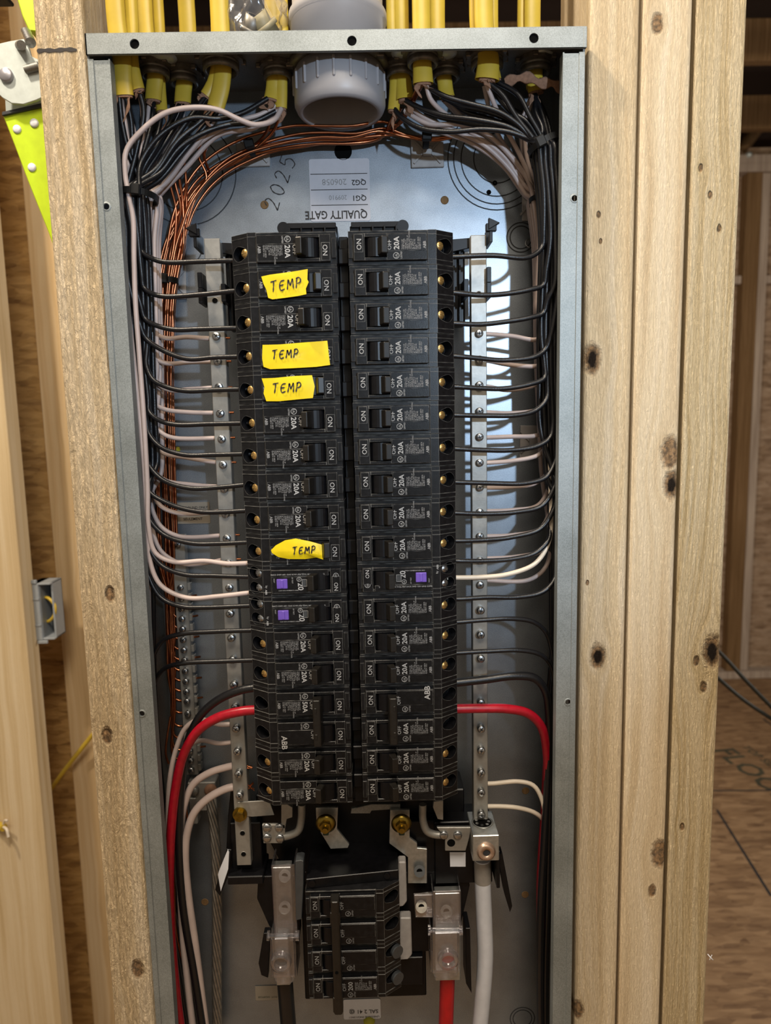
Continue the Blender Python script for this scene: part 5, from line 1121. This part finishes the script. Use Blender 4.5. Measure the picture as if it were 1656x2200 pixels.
# ------------------------------------------------------------------ bag of fittings lying on top of the box
bg = thing('fittings_bag', 'crumpled clear plastic bag of fittings on top of the panel', 'plastic bag', (-66, 40, .5))
def bagm(m):
    bm = bmesh.new(); bmesh.ops.create_icosphere(bm, subdivisions=4, radius=1)
    rnd = random.Random(3); ph = [rnd.uniform(0, 6) for _ in range(9)]
    for v in bm.verts:
        p = v.co.normalized(); w = sum(math.sin(p[0]*(3+k)+ph[k])*math.sin(p[1]*(4+k*.8)+ph[k]*2)*math.cos(p[2]*(3.5+k)+ph[k]*.7) for k in range(9))*.045
        k = abs(math.sin(5*p[0]+4*p[2]+ph[0]))*.07; s_ = 1+w*1.4-k
        v.co = Vector((p[0]*25*s_+p[2]*3, p[1]*17*s_, max(p[2]*30*s_, -29)))
    m.frombm(bm, Matrix.Translation((-66, 42, 30)), True)
part('bag', 'clear_bag', bg, bagm)
for k, (x, z, r) in enumerate(((-72, 12, 8), (-52, 14, 9))):
    part('fitting', ('connector_metal', 'bag_beige')[k], bg, lambda m: (m.lathe([(r-2.5, 0), (r, 0), (r, 8), (r+2, 8.5), (r+2, 12), (r-2, 12), (r-2.5, 0)], (x, 40, z), (.4-.9*k, -.5, .7), 22), m.lathe([(r-1, 12), (r-1, 20), (r-3, 20)], (x, 40, z), (.4-.9*k, -.5, .7), 22)))

# ------------------------------------------------------------------ things seen past the left stud
ld = thing('folding_ladder', 'lime green folding ladder with zinc hinge plate behind the left stud', 'ladder', at(60, 600, 215))
def lp(pts, Y, t, bev=.6): return lambda m: m.prism(poly(pts, Y), Y, Y+t, 'Y', bev)
part('hinge_plate', 'zinc', ld, lp([(-10, 95), (20, 88), (50, 83), (58, 92), (66, 120), (110, 140), (110, 200), (78, 215), (50, 224), (25, 222), (5, 210), (-10, 195)], 190, 4))
part('hinge_back', 'zinc', ld, lp([(10, 205), (110, 190), (110, 235), (12, 243)], 205, 5))
part('leg', 'lime', ld, lp([(4, 243), (20, 239), (130, 215), (160, 500), (125, 560), (104, 500), (60, 390), (30, 310)], 200, 22, 1.))
part('leg', 'lime', ld, lp([(28, -30), (80, -30), (100, 70), (62, 66), (48, 35)], 215, 20, 1.))
part('leg_cap', 'groove', ld, lp([(4, 240), (130, 212), (130, 220), (4, 248)], 197, 22, .4))
for (u, v, r) in ((37, 278, 4.2), (74, 265, 4.4), (69, 360, 4.2)):
    part('rivet', 'sticker_white', ld, lambda m: m.lathe([(r, 0), (r, .8), (r*.6, 1.8), (.01, 2)], at(u, v, 200), (0, -1, 0), 18))
part('hinge_bolt', 'rivet_grey', ld, lambda m: m.lathe([(6.8, 0), (6.8, 2.5), (5.5, 4), (.01, 4.2)], at(15, 163, 190), (0, -1, 0), 24))
part('hinge_pin', 'steel_dull', ld, lambda m: m.cyl(at(42, 98, 190), at(46, 97, 178), 4.2, n=18)); part('hinge_pin', 'steel_dull', ld, lambda m: m.cyl(at(54, 150, 188), at(84, 142, 188), 4, n=16))
part('release_pin', 'bright_screw', ld, lambda m: m.cyl(at(56, 70, 200), at(66, 92, 190), 5, n=16))
m = MB(); m.box(at(-40, -30, 230), at(32, 16, 260), 6, 3); tag(m.build('black_pouch', 'tie_black'), 'black rounded object at the very top left corner', 'pouch')
# grey device box on the left board
db = thing('device_box', 'small grey plastic outlet box fixed to the left board', 'outlet box', at(92, 1376, 545))
A = at(67, 1252, 540); B = at(121, 1372, 540)
def dbx(m):
    x0, x1, z0, z1 = A[0], B[0], B[2], A[2]; y0, y1 = 532, 575
    m.box((x0, y0, z0), (x0+14, y1, z1), 1); m.box((x0, y0+2, z1-3), (x1, y1, z1), .8); m.box((x0, y0+2, z0), (x1, y1, z0+3), .8); m.box((x0, y1-3, z0), (x1, y1, z1), .8); m.box((x1-3, y0+10, z0), (x1, y1, z1), .6)
    m.box((x0-4, y0-2, z1), (x0+12, y0+3, z1+6), .6); m.box((x0+6, y0-2, z0-5), (x0+22, y0+2, z0), .6); m.box((x0-1, y0-1.5, z0+24), (x0+14, y0, z0+26)); m.box((x0-1, y0-1.5, z1-26), (x0+14, y0, z1-24))
part('shell', 'box_grey', db, dbx)
part('inside', 'groove', db, lambda m: m.box((A[0]+14, 570, B[2]+4), (B[0]-3, 571.5, A[2]-4)))
part('cable_loop', 'sheath_yellow', db, lambda m: m.tube([at(u, v, Y) for u, v, Y in ((90, 1284, 560), (104, 1285, 548), (117, 1300, 545), (117, 1320, 546), (106, 1334, 550), (90, 1333, 560))], 2.6, 10, 3))
wire('yellow_cable', 'slack yellow cable crossing the bay behind the left stud', 'sheath_yellow', path([(60, 1770, 660), (108, 1697, 632), (150, 1640, 620), (230, 1540, 610)]), 4, None, 'cable', 8, 10)
wire('cable_stub', 'short yellow and white cable end poking from the wide board', 'sheath_yellow', path([(-14, 1770, 500), (2, 1775, 490), (8, 1778, 486)]), 6, None, 'cable', 10, 3)
part('white_core', 'wire_cream', bpy.data.objects['cable_stub'], lambda m: (m.tube(path([(6, 1776, 488), (14, 1782, 480), (18, 1798, 478)]), 2.2, 8, 2), m.tube(path([(6, 1772, 488), (12, 1762, 482), (16, 1764, 480)]), 1.8, 8, 2)), ORG['cable_stub'])
# ------------------------------------------------------------------ cords, seen past the right studs
wire('floor_cord', 'upper dark cord slanting down across the right background', 'cord_dark', path([(1500, 1360, 900), (1552, 1408, 900), (1600, 1460, 880), (1660, 1522, 860), (1760, 1620, 840)]), 4.2, 'dark cords', 'cord', 8, 20)
wire('floor_cord', 'lower dark cord slanting down across the right background', 'cord_dark', path([(1500, 1420, 900), (1548, 1462, 900), (1600, 1506, 880), (1660, 1546, 860), (1760, 1610, 840)]), 4.2, 'dark cords', 'cord', 8, 20)
m = MB(); c = at(1609, 333, 2850); m.lathe([(.01, 14), (10, 11), (14, 0), (14, -20)], c, (0, -1, 0), 20); tag(m.build('ceiling_fixture', 'zinc'), 'small bluish fitting at the far wall top plate', 'fitting')
# splinter sticking out of the right stud
m = MB(); P = [at(1520, 2050, 12), at(1526, 2057, 9), at(1531, 2062, 9)]; m.tube(P, .5, 5, 1); m.tube([at(1524, 2062, 10), at(1529, 2052, 9)], .4, 5, 1); tag(m.build('wood_splinter', 'sticker_white'), 'pale splinter on the right edge of the rightmost stud', 'splinter')
